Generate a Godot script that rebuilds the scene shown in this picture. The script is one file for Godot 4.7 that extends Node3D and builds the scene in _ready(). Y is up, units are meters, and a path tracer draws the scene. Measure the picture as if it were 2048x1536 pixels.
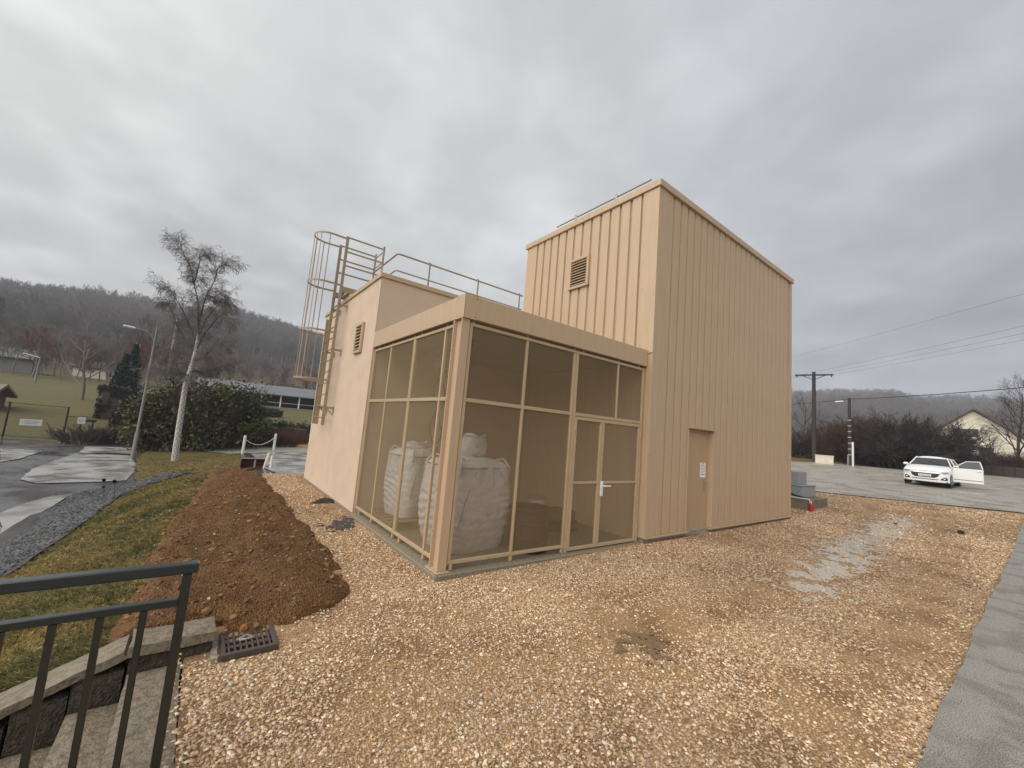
extends Node3D
# A small tan utility building under a grey winter sky: stucco block, ribbed metal tower and mesh enclosure on a gravel yard.

const CAM := Vector3(-2.4782, 1.7656, 4.4652)
const FPX := 809.0132
var cam_basis := Basis.from_euler(Vector3(0.1154, -0.6419, 0.0846), EULER_ORDER_YXZ)
var used := {}
var M := {}
var noises := {}
var rng := RandomNumberGenerator.new()
var bumps := FastNoiseLite.new()
var patches := FastNoiseLite.new()


# ---------------------------------------------------------------- mesh builder
class Mb:
	var v := PackedVector3Array()
	var n := PackedVector3Array()
	var c := PackedColorArray()
	var uv := PackedVector2Array()
	var tint := Color.WHITE
	var tinted := false

	func put(p: Vector3, nn: Vector3, w := Vector2.ZERO) -> void:
		v.append(p)
		n.append(nn)
		uv.append(w)
		if tinted:
			c.append(tint)

	func tri(a: Vector3, b: Vector3, d: Vector3, na: Vector3, nb: Vector3, nd: Vector3) -> void:
		put(a, na)
		if (b - a).cross(d - a).dot(na + nb + nd) > 0.0:
			put(d, nd)
			put(b, nb)
		else:
			put(b, nb)
			put(d, nd)

	func flat(a: Vector3, b: Vector3, d: Vector3, out := Vector3.ZERO) -> void:
		var nn := (d - a).cross(b - a).normalized()
		if out != Vector3.ZERO and nn.dot(out) < 0.0:
			nn = -nn
		tri(a, b, d, nn, nn, nn)

	func quad(a: Vector3, b: Vector3, d: Vector3, e: Vector3, out := Vector3.ZERO) -> void:
		flat(a, b, d, out)
		flat(a, d, e, out)

	func squad(a: Vector3, b: Vector3, d: Vector3, e: Vector3, na: Vector3, nb: Vector3, nd: Vector3, ne: Vector3) -> void:
		tri(a, b, d, na, nb, nd)
		tri(a, d, e, na, nd, ne)

	func uvquad(a: Vector3, b: Vector3, d: Vector3, e: Vector3, nn: Vector3) -> void:
		# a = top left, b = top right, d = bottom right, e = bottom left
		for k in [[a, Vector2(0, 0)], [b, Vector2(1, 0)], [d, Vector2(1, 1)], [a, Vector2(0, 0)], [d, Vector2(1, 1)], [e, Vector2(0, 1)]]:
			put(k[0], nn, k[1])

	func box(ctr: Vector3, size: Vector3, ch := 0.0, bas := Basis()) -> void:
		var h := size * 0.5
		if ch <= 0.0:
			for ax in 3:
				for s in [-1.0, 1.0]:
					var o := Vector3.ZERO
					o[ax] = s * h[ax]
					var e1 := Vector3.ZERO
					var e2 := Vector3.ZERO
					e1[(ax + 1) % 3] = h[(ax + 1) % 3]
					e2[(ax + 2) % 3] = h[(ax + 2) % 3]
					var nn := Vector3.ZERO
					nn[ax] = s
					quad(ctr + bas * (o - e1 - e2), ctr + bas * (o + e1 - e2), ctr + bas * (o + e1 + e2), ctr + bas * (o - e1 + e2), bas * nn)
			return
		var k := h - Vector3.ONE * ch
		for ax in 3:
			var a1 := (ax + 1) % 3
			var a2 := (ax + 2) % 3
			for s in [-1.0, 1.0]:
				var q := []
				for w in [[-1, -1], [1, -1], [1, 1], [-1, 1]]:
					var p := Vector3.ZERO
					p[ax] = s * h[ax]
					p[a1] = w[0] * k[a1]
					p[a2] = w[1] * k[a2]
					q.append(ctr + bas * p)
				var nn := Vector3.ZERO
				nn[ax] = s
				quad(q[0], q[1], q[2], q[3], bas * nn)
			for s1 in [-1.0, 1.0]:
				for s2 in [-1.0, 1.0]:
					var nn := Vector3.ZERO
					nn[a1] = s1
					nn[a2] = s2
					var q := []
					for w in [[-1.0, 0], [1.0, 0], [1.0, 1], [-1.0, 1]]:
						var p := Vector3.ZERO
						p[ax] = w[0] * k[ax]
						p[a1] = s1 * (h[a1] if w[1] == 0 else k[a1])
						p[a2] = s2 * (k[a2] if w[1] == 0 else h[a2])
						q.append(ctr + bas * p)
					quad(q[0], q[1], q[2], q[3], bas * nn)
		for sx in [-1.0, 1.0]:
			for sy in [-1.0, 1.0]:
				for sz in [-1.0, 1.0]:
					var s := Vector3(sx, sy, sz)
					flat(ctr + bas * (Vector3(h.x, k.y, k.z) * s), ctr + bas * (Vector3(k.x, h.y, k.z) * s), ctr + bas * (Vector3(k.x, k.y, h.z) * s), bas * s)

	func span(lo: Vector3, hi: Vector3, ch := 0.0) -> void:
		box((lo + hi) * 0.5, (hi - lo).abs(), ch)

	func beam(a: Vector3, b: Vector3, w: float, h: float, ch := 0.0, up := Vector3.UP) -> void:
		var d := (b - a).normalized()
		var side := d.cross(up)
		if side.length() < 0.01:
			side = d.cross(Vector3.RIGHT)
		side = side.normalized()
		var top := side.cross(d).normalized()
		box((a + b) * 0.5, Vector3(w, h, (b - a).length()), ch, Basis(side, top, -d))

	func tube(pts: Array, rads: Array, sides := 6, capped := false) -> void:
		var m := pts.size()
		var d0: Vector3 = (pts[1] - pts[0]).normalized()
		var x := d0.cross(Vector3(0.31, 0.17, 0.93)).normalized()
		var rings := []
		var norms := []
		for i in m:
			var d: Vector3
			if i == 0:
				d = d0
			elif i == m - 1:
				d = (pts[i] - pts[i - 1]).normalized()
			else:
				d = (pts[i + 1] - pts[i - 1]).normalized()
			x = (x - d * x.dot(d))
			if x.length() < 0.001:
				x = d.cross(Vector3(0.9, 0.3, 0.2))
			x = x.normalized()
			var y := d.cross(x)
			var ring := []
			var nr := []
			for k in sides:
				var a := TAU * k / sides
				var o := x * cos(a) + y * sin(a)
				ring.append(pts[i] + o * rads[i])
				nr.append(o)
			rings.append(ring)
			norms.append(nr)
		for i in m - 1:
			for k in sides:
				var k2 := (k + 1) % sides
				squad(rings[i][k], rings[i][k2], rings[i + 1][k2], rings[i + 1][k], norms[i][k], norms[i][k2], norms[i + 1][k2], norms[i + 1][k])
		if capped:
			for e in [[0, -1.0], [m - 1, 1.0]]:
				var ctr: Vector3 = pts[e[0]]
				var out: Vector3 = (pts[1] - pts[0]) * -1.0 if e[0] == 0 else pts[m - 1] - pts[m - 2]
				for k in sides:
					flat(ctr, rings[e[0]][k], rings[e[0]][(k + 1) % sides], out)

	func lathe(profile: Array, ctr: Vector3, sides := 16, bas := Basis()) -> void:
		# profile: Vector2(radius, height) from the bottom up
		for i in profile.size() - 1:
			var p: Vector2 = profile[i]
			var q: Vector2 = profile[i + 1]
			var sl := Vector2(q.y - p.y, p.x - q.x)
			if sl.length() < 0.00001:
				continue
			sl = sl.normalized()
			for k in sides:
				var a := TAU * k / sides
				var b := TAU * (k + 1) / sides
				var ca := Vector3(cos(a), 0, sin(a))
				var cb := Vector3(cos(b), 0, sin(b))
				var na := bas * (ca * sl.x + Vector3.UP * sl.y)
				var nb := bas * (cb * sl.x + Vector3.UP * sl.y)
				squad(ctr + bas * (ca * p.x + Vector3.UP * p.y), ctr + bas * (cb * p.x + Vector3.UP * p.y), ctr + bas * (cb * q.x + Vector3.UP * q.y), ctr + bas * (ca * q.x + Vector3.UP * q.y), na, nb, nb, na)

	func grid(f: Callable, nu: int, nv: int) -> void:
		# smooth patch of f(u, v) -> Vector3 with u, v in 0..1
		var P := []
		for i in nu + 1:
			var row := PackedVector3Array()
			for j in nv + 1:
				row.append(f.call(float(i) / nu, float(j) / nv))
			P.append(row)
		var N := []
		for i in nu + 1:
			var row := PackedVector3Array()
			for j in nv + 1:
				var du: Vector3 = P[mini(i + 1, nu)][j] - P[maxi(i - 1, 0)][j]
				var dv: Vector3 = P[i][mini(j + 1, nv)] - P[i][maxi(j - 1, 0)]
				row.append(du.cross(dv).normalized())
			N.append(row)
		for i in nu:
			for j in nv:
				squad(P[i][j], P[i + 1][j], P[i + 1][j + 1], P[i][j + 1], N[i][j], N[i + 1][j], N[i + 1][j + 1], N[i][j + 1])

	func mesh() -> ArrayMesh:
		var a := []
		a.resize(Mesh.ARRAY_MAX)
		a[Mesh.ARRAY_VERTEX] = v
		a[Mesh.ARRAY_NORMAL] = n
		a[Mesh.ARRAY_TEX_UV] = uv
		if tinted:
			a[Mesh.ARRAY_COLOR] = c
		var m := ArrayMesh.new()
		m.add_surface_from_arrays(Mesh.PRIMITIVE_TRIANGLES, a)
		return m


# ---------------------------------------------------------------- nodes
func numbered(called: String, parent: Node) -> String:
	var key := str(parent.get_instance_id()) + "/" + called
	var k: int = used.get(key, 0)
	used[key] = k + 1
	return called if k == 0 else "%s_%03d" % [called, k]


func hang(o: Node3D, called: String, parent: Node) -> Node3D:
	o.name = numbered(called, parent)
	parent.add_child(o, true)
	return o


func part(mb, called: String, mat: Material, parent: Node = self, at_pos := Vector3.ZERO) -> MeshInstance3D:
	var o := MeshInstance3D.new()
	o.mesh = mb.mesh() if mb is Mb else mb
	o.material_override = mat
	hang(o, called, parent)
	o.position = at_pos
	return o


func thing(called: String, label: String, category: String, pos := Vector3.ZERO, group := "", turn := 0.0) -> Node3D:
	var o := Node3D.new()
	hang(o, called, self)
	o.position = pos
	o.rotation.y = turn
	tag(o, label, category, group)
	return o


func tag(o: Node, label: String, category: String, group := "", kind := "") -> Node:
	o.set_meta("label", label)
	o.set_meta("category", category)
	if group != "":
		o.set_meta("group", group)
	if kind != "":
		o.set_meta("kind", kind)
	return o


func structure(o: Node, label: String, category: String) -> Node:
	return tag(o, label, category, "", "structure")


func copy(o: Node3D, called: String, pos: Vector3, turn: float, label := "", group := "") -> Node3D:
	var d: Node3D = o.duplicate()
	d.name = numbered(called, self)
	add_child(d, true)
	d.position = pos
	d.rotation.y = turn
	if label != "":
		d.set_meta("label", label)
	if group != "":
		d.set_meta("group", group)
	return d


# ---------------------------------------------------------------- camera rays and the lie of the land
func ray(u: float, v: float) -> Vector3:
	return cam_basis * Vector3((u - 1024.0) / FPX, -(v - 768.0) / FPX, -1.0)


func at(u: float, v: float, dist: float) -> Vector3:
	var d := ray(u, v)
	return CAM + d * (dist / Vector2(d.x, d.z).length())


func on_ground(u: float, v: float) -> Vector3:
	var d := ray(u, v)
	d /= Vector2(d.x, d.z).length()
	var t := 0.5
	var last := 0.0
	while t < 900.0:
		var p := CAM + d * t
		if p.y < land(p.x, p.z):
			break
		last = t
		t += 0.02 + t * 0.01
	for k in 30:
		var m := (last + t) * 0.5
		var p := CAM + d * m
		if p.y < land(p.x, p.z):
			t = m
		else:
			last = m
	return CAM + d * t


func sm(a: float, b: float, x: float) -> float:
	var t := clampf((x - a) / (b - a), 0.0, 1.0)
	return t * t * (3.0 - 2.0 * t)


func yard(x: float) -> float:
	if x < 0.0:
		return -0.06
	if x < 4.0:
		return -0.06 + 0.015 * x
	if x < 10.7:
		return 0.0045 * (x - 4.0)
	return 0.03 + 0.037 * (minf(x, 52.0) - 10.7)


func road_height(x: float) -> float:
	return -1.1 + 0.6 * sm(-5.0, 1.5, x)


func bank(x: float) -> float:
	if x > -1.0:
		return -0.06
	if x > -1.7:
		return lerpf(0.06, -0.06, sm(-1.7, -1.0, x))
	return along([[-4.95, -1.1], [-4.2, -0.70], [-3.26, -0.20], [-2.65, 0.02], [-2.1, 0.05], [-1.7, 0.06]], x)


func near_land(x: float, z: float) -> float:
	var front := yard(x)
	if x < -1.0:
		var w := 1.0 - sm(0.1, 0.7, z) if x > -2.36 else (1.0 if z < 1.86 else 0.0)
		front = lerpf(-0.06, bank(x), w)
	var back := lerpf(road_height(x), yard(x), sm(3.0, 9.0, x))
	return lerpf(back, front, sm(-12.0, -9.3, z))


func along(table: Array, x: float) -> float:
	if x <= table[0][0]:
		return table[0][1]
	for i in table.size() - 1:
		if x < table[i + 1][0]:
			return lerpf(table[i][1], table[i + 1][1], (x - table[i][0]) / (table[i + 1][0] - table[i][0]))
	return table[-1][1]


const LEFT_RIDGE := [[-60, 0.06], [-30, 0.105], [-16, 0.126], [-12.5, 0.137], [-10, 0.149], [-4.6, 0.154], [1.7, 0.169], [5.9, 0.161], [8.2, 0.155], [20, 0.12], [50, 0.08]]
const RIGHT_RIDGE := [[40, 0.07], [60, 0.108], [72, 0.1135], [80.4, 0.113], [82.0, 0.099], [89, 0.099], [120, 0.07]]


func far_land(az: float, r: float) -> float:
	var lr := along(LEFT_RIDGE, az) * 400.0
	var left := along([[36, -1.05], [70, 1.9], [130, 6.5], [230, 21.0], [320, lr * 0.68], [400, lr], [520, lr + 4.0], [900, lr * 0.7], [2500, lr * 0.5]], r)
	var rr := along(RIGHT_RIDGE, az) * 700.0
	var right := along([[44, 1.2], [52, 1.45], [85, 2.3], [200, 6.0], [300, 13.0], [500, rr * 0.62], [700, rr], [950, rr * 0.95], [2500, rr * 0.6]], r)
	var w := sm(18.0, 58.0, az) if az > 0.0 else sm(-80.0, -130.0, az)
	return lerpf(left, right, w)


func land(x: float, z: float) -> float:
	var dx := x - CAM.x
	var dz := z - CAM.z
	var r := Vector2(dx, dz).length()
	if r < 34.0:
		return near_land(x, z)
	var az := rad_to_deg(atan2(dx, -dz))
	return lerpf(near_land(x, z), far_land(az, r), sm(34.0, 48.0, r))


func sheet(called: String, outline: Array, mat: Material, lift: float, step: float, label: String, category: String) -> MeshInstance3D:
	# a ground sheet that follows the land inside an outline of Vector2(x, z)
	var poly := PackedVector2Array(outline)
	if Geometry2D.is_polygon_clockwise(poly):
		poly.reverse()
	var lo := poly[0]
	var hi := poly[0]
	for p in poly:
		lo = lo.min(p)
		hi = hi.max(p)
	var mb := Mb.new()
	for i in int(ceil((hi.x - lo.x) / step)):
		for j in int(ceil((hi.y - lo.y) / step)):
			var a := lo + Vector2(i, j) * step
			var cell := PackedVector2Array([a, a + Vector2(step, 0), a + Vector2(step, step), a + Vector2(0, step)])
			for piece in Geometry2D.intersect_polygons(cell, poly):
				var idx := Geometry2D.triangulate_polygon(piece)
				for t in range(0, idx.size(), 3):
					var q := []
					for k in 3:
						var p: Vector2 = piece[idx[t + k]]
						q.append(Vector3(p.x, land(p.x, p.y) + lift, p.y))
					mb.tri(q[0], q[1], q[2], land_normal(q[0]), land_normal(q[1]), land_normal(q[2]))
	var o := part(mb, called, mat)
	structure(o, label, category)
	return o


func land_normal(p: Vector3) -> Vector3:
	var e := 0.15
	return Vector3(land(p.x - e, p.z) - land(p.x + e, p.z), 2.0 * e, land(p.x, p.z - e) - land(p.x, p.z + e)).normalized()


func outline_px(pts: Array) -> Array:
	var o := []
	for p in pts:
		var g := on_ground(p[0], p[1])
		o.append(Vector2(g.x, g.z))
	return o


func ragged(pts: Array, step: float, amount: float) -> Array:
	var o := []
	for i in pts.size():
		var a: Vector2 = pts[i]
		var b: Vector2 = pts[(i + 1) % pts.size()]
		var k := maxi(1, int(a.distance_to(b) / step))
		for j in k:
			var p := a.lerp(b, float(j) / k)
			var w := amount if j > 0 else amount * 0.3
			o.append(p + Vector2(bumps.get_noise_2d(p.x * 90.0, p.y * 90.0), bumps.get_noise_2d(p.x * 90.0 + 700.0, p.y * 90.0)) * w)
	return o


# ---------------------------------------------------------------- materials
func srgb(r: float, g: float, b: float) -> Color:
	return Color(r, g, b).linear_to_srgb()


func noise_image(size: int, freq: float, octaves: int, seed_no: int, kind := FastNoiseLite.TYPE_SIMPLEX_SMOOTH) -> Image:
	var key := "%d %.4f %d %d %d" % [size, freq, octaves, seed_no, kind]
	if not noises.has(key):
		var f := FastNoiseLite.new()
		f.noise_type = kind
		f.seed = seed_no
		f.frequency = freq
		f.fractal_octaves = octaves
		noises[key] = f.get_seamless_image(size, size)
	return noises[key].duplicate()


func ramp_texture(size: int, freq: float, octaves: int, seed_no: int, stops: Array, kind := FastNoiseLite.TYPE_SIMPLEX_SMOOTH) -> ImageTexture:
	# stops: [position, Color in linear light]; the noise picks a colour
	var img := noise_image(size, freq, octaves, seed_no, kind)
	img.convert(Image.FORMAT_L8)
	var g := Gradient.new()
	g.offsets = PackedFloat32Array(stops.map(func(s): return s[0]))
	g.colors = PackedColorArray(stops.map(func(s): return s[1].linear_to_srgb()))
	var lut := PackedByteArray()
	for i in 256:
		var col := g.sample(i / 255.0)
		lut.append_array([col.r8, col.g8, col.b8])
	var src := img.get_data()
	var dst := PackedByteArray()
	dst.resize(size * size * 3)
	for i in size * size:
		var k := src[i] * 3
		dst[i * 3] = lut[k]
		dst[i * 3 + 1] = lut[k + 1]
		dst[i * 3 + 2] = lut[k + 2]
	return ImageTexture.create_from_image(Image.create_from_data(size, size, false, Image.FORMAT_RGB8, dst))


func grey_ramp(size: int, freq: float, octaves: int, seed_no: int, lo: float, hi: float, edge := 0.0, kind := FastNoiseLite.TYPE_SIMPLEX_SMOOTH) -> ImageTexture:
	var s := [[edge, Color(lo, lo, lo)], [1.0 - edge, Color(hi, hi, hi)]]
	return ramp_texture(size, freq, octaves, seed_no, s, kind)


func plain(col: Color, rough := 0.6, metal := 0.0) -> StandardMaterial3D:
	# col is linear base colour
	var m := StandardMaterial3D.new()
	m.albedo_color = col.linear_to_srgb()
	m.roughness = rough
	m.metallic = metal
	return m


func dressed(col: Color, rough: float, tex: Texture2D, metres: float, bump: Texture2D = null, bump_cm := 0.0, metal := 0.0) -> StandardMaterial3D:
	var m := plain(col, rough, metal)
	m.albedo_texture = tex
	m.uv1_triplanar = true
	m.uv1_world_triplanar = true
	m.uv1_scale = Vector3.ONE / metres
	if bump:
		m.heightmap_enabled = true
		m.heightmap_texture = bump
		m.heightmap_scale = bump_cm
	return m


func layered(m: StandardMaterial3D, tex: Texture2D, metres: float) -> StandardMaterial3D:
	# a coarser pattern multiplied over the fine one, so that repeats do not show
	m.detail_enabled = true
	m.detail_albedo = tex
	m.detail_blend_mode = BaseMaterial3D.BLEND_MODE_MUL
	m.detail_uv_layer = BaseMaterial3D.DETAIL_UV_2
	m.uv2_triplanar = true
	m.uv2_world_triplanar = true
	m.uv2_scale = Vector3.ONE / metres
	return m


func data_texture(size: int, freq: float, octaves: int, seed_no: int, lo: float, hi: float, edge := 0.0, kind := FastNoiseLite.TYPE_SIMPLEX_SMOOTH) -> ImageTexture:
	# plain numbers, for roughness
	var s := [[edge, Color(lo, lo, lo).srgb_to_linear()], [1.0 - edge, Color(hi, hi, hi).srgb_to_linear()]]
	return ramp_texture(size, freq, octaves, seed_no, s, kind)


func relief(size: int, freq: float, octaves: int, seed_no: int, kind := FastNoiseLite.TYPE_SIMPLEX_SMOOTH) -> ImageTexture:
	return ImageTexture.create_from_image(noise_image(size, freq, octaves, seed_no, kind))


func make_sky() -> Sky:
	var w := 1536
	var h := 768
	var f1 := FastNoiseLite.new()
	f1.seed = 11
	f1.frequency = 0.42
	f1.fractal_octaves = 5
	f1.fractal_gain = 0.5
	f1.domain_warp_enabled = true
	f1.domain_warp_amplitude = 0.5
	f1.domain_warp_frequency = 0.6
	var f2 := FastNoiseLite.new()
	f2.seed = 5
	f2.frequency = 1.3
	f2.fractal_octaves = 4
	var bytes := PackedByteArray()
	bytes.resize(w * h * 3)
	for j in h:
		var up := PI * 0.5 - PI * (j + 0.5) / h
		var y := sin(up)
		var cy := cos(up)
		if y < -0.02:
			for i in w:
				var k := (j * w + i) * 3
				bytes[k] = 112
				bytes[k + 1] = 110
				bytes[k + 2] = 106
			continue
		for i in w:
			var a := TAU * (i + 0.5) / w
			var x := sin(a) * cy
			var z := -cos(a) * cy
			var q := 1.0 / (maxf(y, 0.0) + 0.22)
			var n1 := f1.get_noise_2d(x * q * 1.05, z * q * 1.05)
			var n2 := f2.get_noise_2d(x * q * 1.5 + 40.0, z * q * 1.5)
			var side := x * -0.62 + z * -0.62
			var n3 := f2.get_noise_2d(x * q * 4.6, z * q * 4.6 + 90.0)
			var t := n1 * 0.85 + n2 * 0.3 + n3 * 0.10
			var level := 0.555 + 0.15 * side + 0.25 * t + 0.10 * maxf(0.0, n2) * (1.0 + side)
			level += 0.05 * (1.0 - sm(0.0, 0.25, y))
			level = clampf(level, 0.33, 0.90)
			var cool := clampf(0.5 - 0.5 * side - 0.2 * t, 0.0, 1.0)
			var col := Color(level * lerpf(0.995, 0.945, cool), level * lerpf(1.01, 0.985, cool), level * lerpf(0.985, 1.085, cool)).linear_to_srgb()
			var k := (j * w + i) * 3
			bytes[k] = col.r8
			bytes[k + 1] = col.g8
			bytes[k + 2] = col.b8
	var pano := PanoramaSkyMaterial.new()
	pano.panorama = ImageTexture.create_from_image(Image.create_from_data(w, h, false, Image.FORMAT_RGB8, bytes))
	var sky := Sky.new()
	sky.sky_material = pano
	return sky


func make_materials() -> void:
	var mottle := grey_ramp(512, 0.012, 4, 21, 0.80, 1.0, 0.2)
	var speck := grey_ramp(512, 0.09, 3, 22, 0.82, 1.0, 0.25)
	var drops := relief(512, 0.11, 2, 23)
	var coarse := grey_ramp(512, 0.008, 4, 24, 0.82, 1.0, 0.25)
	M.mottle = mottle
	M.coarse = coarse
	var soft := grey_ramp(512, 0.008, 4, 24, 0.93, 1.0, 0.25)
	# painted metal of the building, rain-wet
	M.paint = layered(dressed(Color(0.57, 0.41, 0.262), 0.42, speck, 0.35, drops, 0.025), soft, 2.6)
	M.paint_pale = layered(dressed(Color(0.52, 0.39, 0.235), 0.45, speck, 0.3), soft, 2.2)
	M.door_paint = layered(dressed(Color(0.50, 0.35, 0.20), 0.5, speck, 0.6), soft, 2.0)
	for m in [M.paint, M.door_paint]:
		# faint run marks down the sheets
		m.uv2_scale = Vector3(2.6, 0.16, 2.6)
	M.galvanised = dressed(Color(0.40, 0.36, 0.28), 0.4, speck, 0.2)
	M.galvanised.metallic = 0.35
	M.ladder = dressed(Color(0.34, 0.265, 0.175), 0.4, speck, 0.3)
	M.deck = dressed(Color(0.30, 0.27, 0.23), 0.6, speck, 0.6)
	M.inner = M.paint
	M.screw = plain(Color(0.12, 0.08, 0.05), 0.5)
	M.stucco = layered(dressed(Color(0.78, 0.60, 0.445), 0.95, grey_ramp(512, 0.16, 3, 31, 0.68, 1.0, 0.2), 1.1, relief(512, 0.16, 3, 32), 0.5), soft, 3.0)
	var net := StandardMaterial3D.new()
	net.albedo_color = Color(0.28, 0.20, 0.105).linear_to_srgb()
	net.albedo_color.a = 0.42
	net.transparency = BaseMaterial3D.TRANSPARENCY_ALPHA
	net.roughness = 0.7
	net.cull_mode = BaseMaterial3D.CULL_DISABLED
	M.net = net
	M.concrete = layered(dressed(Color(0.40, 0.37, 0.31), 0.75, grey_ramp(512, 0.03, 5, 41, 0.62, 1.0, 0.15), 1.0, relief(512, 0.08, 4, 42), 0.25), coarse, 3.5)
	M.slab = dressed(Color(0.30, 0.245, 0.165), 0.8, grey_ramp(512, 0.03, 5, 43, 0.6, 1.0, 0.15), 0.9)
	M.stone = layered(dressed(Color(0.26, 0.22, 0.165), 0.6, ramp_texture(512, 0.02, 5, 44, [[0.2, Color(0.55, 0.5, 0.42)], [0.5, Color(0.85, 0.82, 0.76)], [0.8, Color(1.0, 0.98, 0.93)]]), 0.6, relief(512, 0.05, 5, 45), 0.5), coarse, 1.3)
	M.old_wall = dressed(Color(0.10, 0.08, 0.06), 0.85, ramp_texture(512, 0.02, 5, 46, [[0.25, Color(0.4, 0.42, 0.32)], [0.6, Color(0.9, 0.85, 0.8)], [0.8, Color(1, 1, 1)]]), 0.5, relief(512, 0.05, 5, 47), 1.5)
	# ground
	M.gravel = layered(dressed(Color(0.54, 0.37, 0.21), 0.75, ramp_texture(1024, 0.055, 3, 51, [[0.15, Color(0.36, 0.27, 0.19)], [0.38, Color(0.66, 0.58, 0.47)], [0.55, Color(0.82, 0.76, 0.68)], [0.75, Color(1.0, 1.0, 1.0)]], FastNoiseLite.TYPE_CELLULAR), 0.9, relief(1024, 0.055, 3, 51, FastNoiseLite.TYPE_CELLULAR), 1.0), ramp_texture(512, 0.012, 5, 52, [[0.25, Color(0.62, 0.56, 0.50)], [0.5, Color(0.92, 0.90, 0.87)], [0.75, Color(1, 1, 1)]]), 7.0)
	M.stones = plain(Color(1, 1, 1), 0.62)
	M.stones.vertex_color_use_as_albedo = true
	M.soil = layered(dressed(Color(0.27, 0.128, 0.036), 0.9, ramp_texture(512, 0.04, 5, 53, [[0.25, Color(0.32, 0.28, 0.25)], [0.5, Color(0.75, 0.7, 0.65)], [0.75, Color(1.0, 1.0, 1.0)]]), 0.6, relief(512, 0.06, 5, 54), 4.5), coarse, 2.4)
	M.turf = layered(dressed(Color(0.20, 0.14, 0.034), 0.9, ramp_texture(512, 0.03, 5, 55, [[0.3, Color(0.42, 0.40, 0.28)], [0.5, Color(0.8, 0.82, 0.55)], [0.72, Color(1.0, 0.92, 0.7)]]), 0.7, relief(512, 0.07, 4, 56), 2.0), ramp_texture(512, 0.02, 4, 57, [[0.35, Color(0.62, 0.85, 0.55)], [0.5, Color(0.9, 0.9, 0.8)], [0.65, Color(1, 0.92, 0.85)]]), 2.3)
	M.field = layered(dressed(Color(0.135, 0.105, 0.036), 0.95, ramp_texture(512, 0.02, 5, 58, [[0.3, Color(0.7, 0.75, 0.6)], [0.55, Color(0.9, 0.92, 0.8)], [0.75, Color(1.0, 0.95, 0.85)]]), 6.0), ramp_texture(512, 0.01, 4, 59, [[0.3, Color(0.75, 0.9, 0.7)], [0.5, Color(0.95, 0.95, 0.9)], [0.7, Color(1, 0.88, 0.8)]]), 31.0)
	M.field.vertex_color_use_as_albedo = true
	# wet asphalt and concrete: rough where dry, glossy where water stands
	var wet := data_texture(512, 0.008, 5, 61, 0.05, 0.30, 0.3)
	M.asphalt = layered(dressed(Color(0.10, 0.098, 0.1), 1.0, coarse, 11.0), ramp_texture(512, 0.2, 2, 62, [[0.3, Color(0.8, 0.8, 0.8)], [0.7, Color(1, 1, 1)]]), 1.6)
	M.asphalt.roughness_texture = wet
	M.road_sheen = layered(dressed(Color(0.38, 0.375, 0.355), 1.0, ramp_texture(512, 0.012, 5, 64, [[0.3, Color(0.6, 0.58, 0.55)], [0.5, Color(0.93, 0.92, 0.9)], [0.7, Color(1, 1, 1)]]), 9.0), grey_ramp(512, 0.08, 5, 63, 0.75, 1.0, 0.2), 1.7)  # pale base colour paints the sky reflected in wet asphalt
	M.road_sheen.roughness_texture = data_texture(512, 0.012, 4, 65, 0.10, 0.45, 0.3)
	M.lot = layered(dressed(Color(0.43, 0.40, 0.355), 1.0, ramp_texture(512, 0.12, 3, 66, [[0.25, Color(0.45, 0.43, 0.4)], [0.5, Color(0.85, 0.84, 0.82)], [0.75, Color(1, 1, 1)]]), 1.6, relief(512, 0.2, 3, 62), 0.25), ramp_texture(512, 0.014, 5, 67, [[0.3, Color(0.70, 0.64, 0.56)], [0.5, Color(0.93, 0.92, 0.9)], [0.7, Color(0.96, 0.98, 1)]]), 13.0)
	M.lot.roughness_texture = data_texture(512, 0.02, 5, 68, 0.3, 0.8, 0.3)
	M.strip = layered(dressed(Color(0.38, 0.36, 0.325), 1.0, ramp_texture(512, 0.15, 3, 69, [[0.25, Color(0.32, 0.32, 0.31)], [0.5, Color(0.82, 0.81, 0.79)], [0.75, Color(1, 1, 1)]]), 0.9, relief(512, 0.2, 3, 62), 0.3), ramp_texture(512, 0.012, 5, 72, [[0.3, Color(0.74, 0.72, 0.68)], [0.5, Color(0.95, 0.94, 0.92)], [0.7, Color(1, 1, 1)]]), 3.0)
	M.strip.roughness_texture = data_texture(512, 0.03, 4, 70, 0.35, 0.75, 0.25)
	M.cobble = dressed(Color(0.085, 0.088, 0.096), 0.85, ramp_texture(512, 0.05, 3, 71, [[0.2, Color(0.25, 0.25, 0.25)], [0.5, Color(0.8, 0.8, 0.8)], [0.8, Color(1, 1, 1)]], FastNoiseLite.TYPE_CELLULAR), 1.0, relief(512, 0.05, 3, 71, FastNoiseLite.TYPE_CELLULAR), 3.0)
	M.puddle = plain(Color(0.46, 0.40, 0.31), 0.16)
	M.puddle.metallic_specular = 0.6
	M.mud = dressed(Color(0.23, 0.15, 0.08), 0.6, grey_ramp(512, 0.04, 5, 73, 0.7, 1.0, 0.2), 0.8)
	# odds and ends
	M.rail = dressed(Color(0.017, 0.023, 0.02), 0.22, speck, 0.25)
	M.rail.metallic_specular = 0.6
	M.iron = dressed(Color(0.085, 0.06, 0.052), 0.55, speck, 0.3)
	M.white = plain(Color(0.72, 0.72, 0.70), 0.5)
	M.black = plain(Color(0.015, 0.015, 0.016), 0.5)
	M.grey_steel = plain(Color(0.27, 0.285, 0.30), 0.45)
	M.bag = layered(dressed(Color(0.78, 0.74, 0.70), 0.7, grey_ramp(512, 0.03, 5, 74, 0.8, 1.0, 0.2), 0.5), coarse, 0.9)
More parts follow.
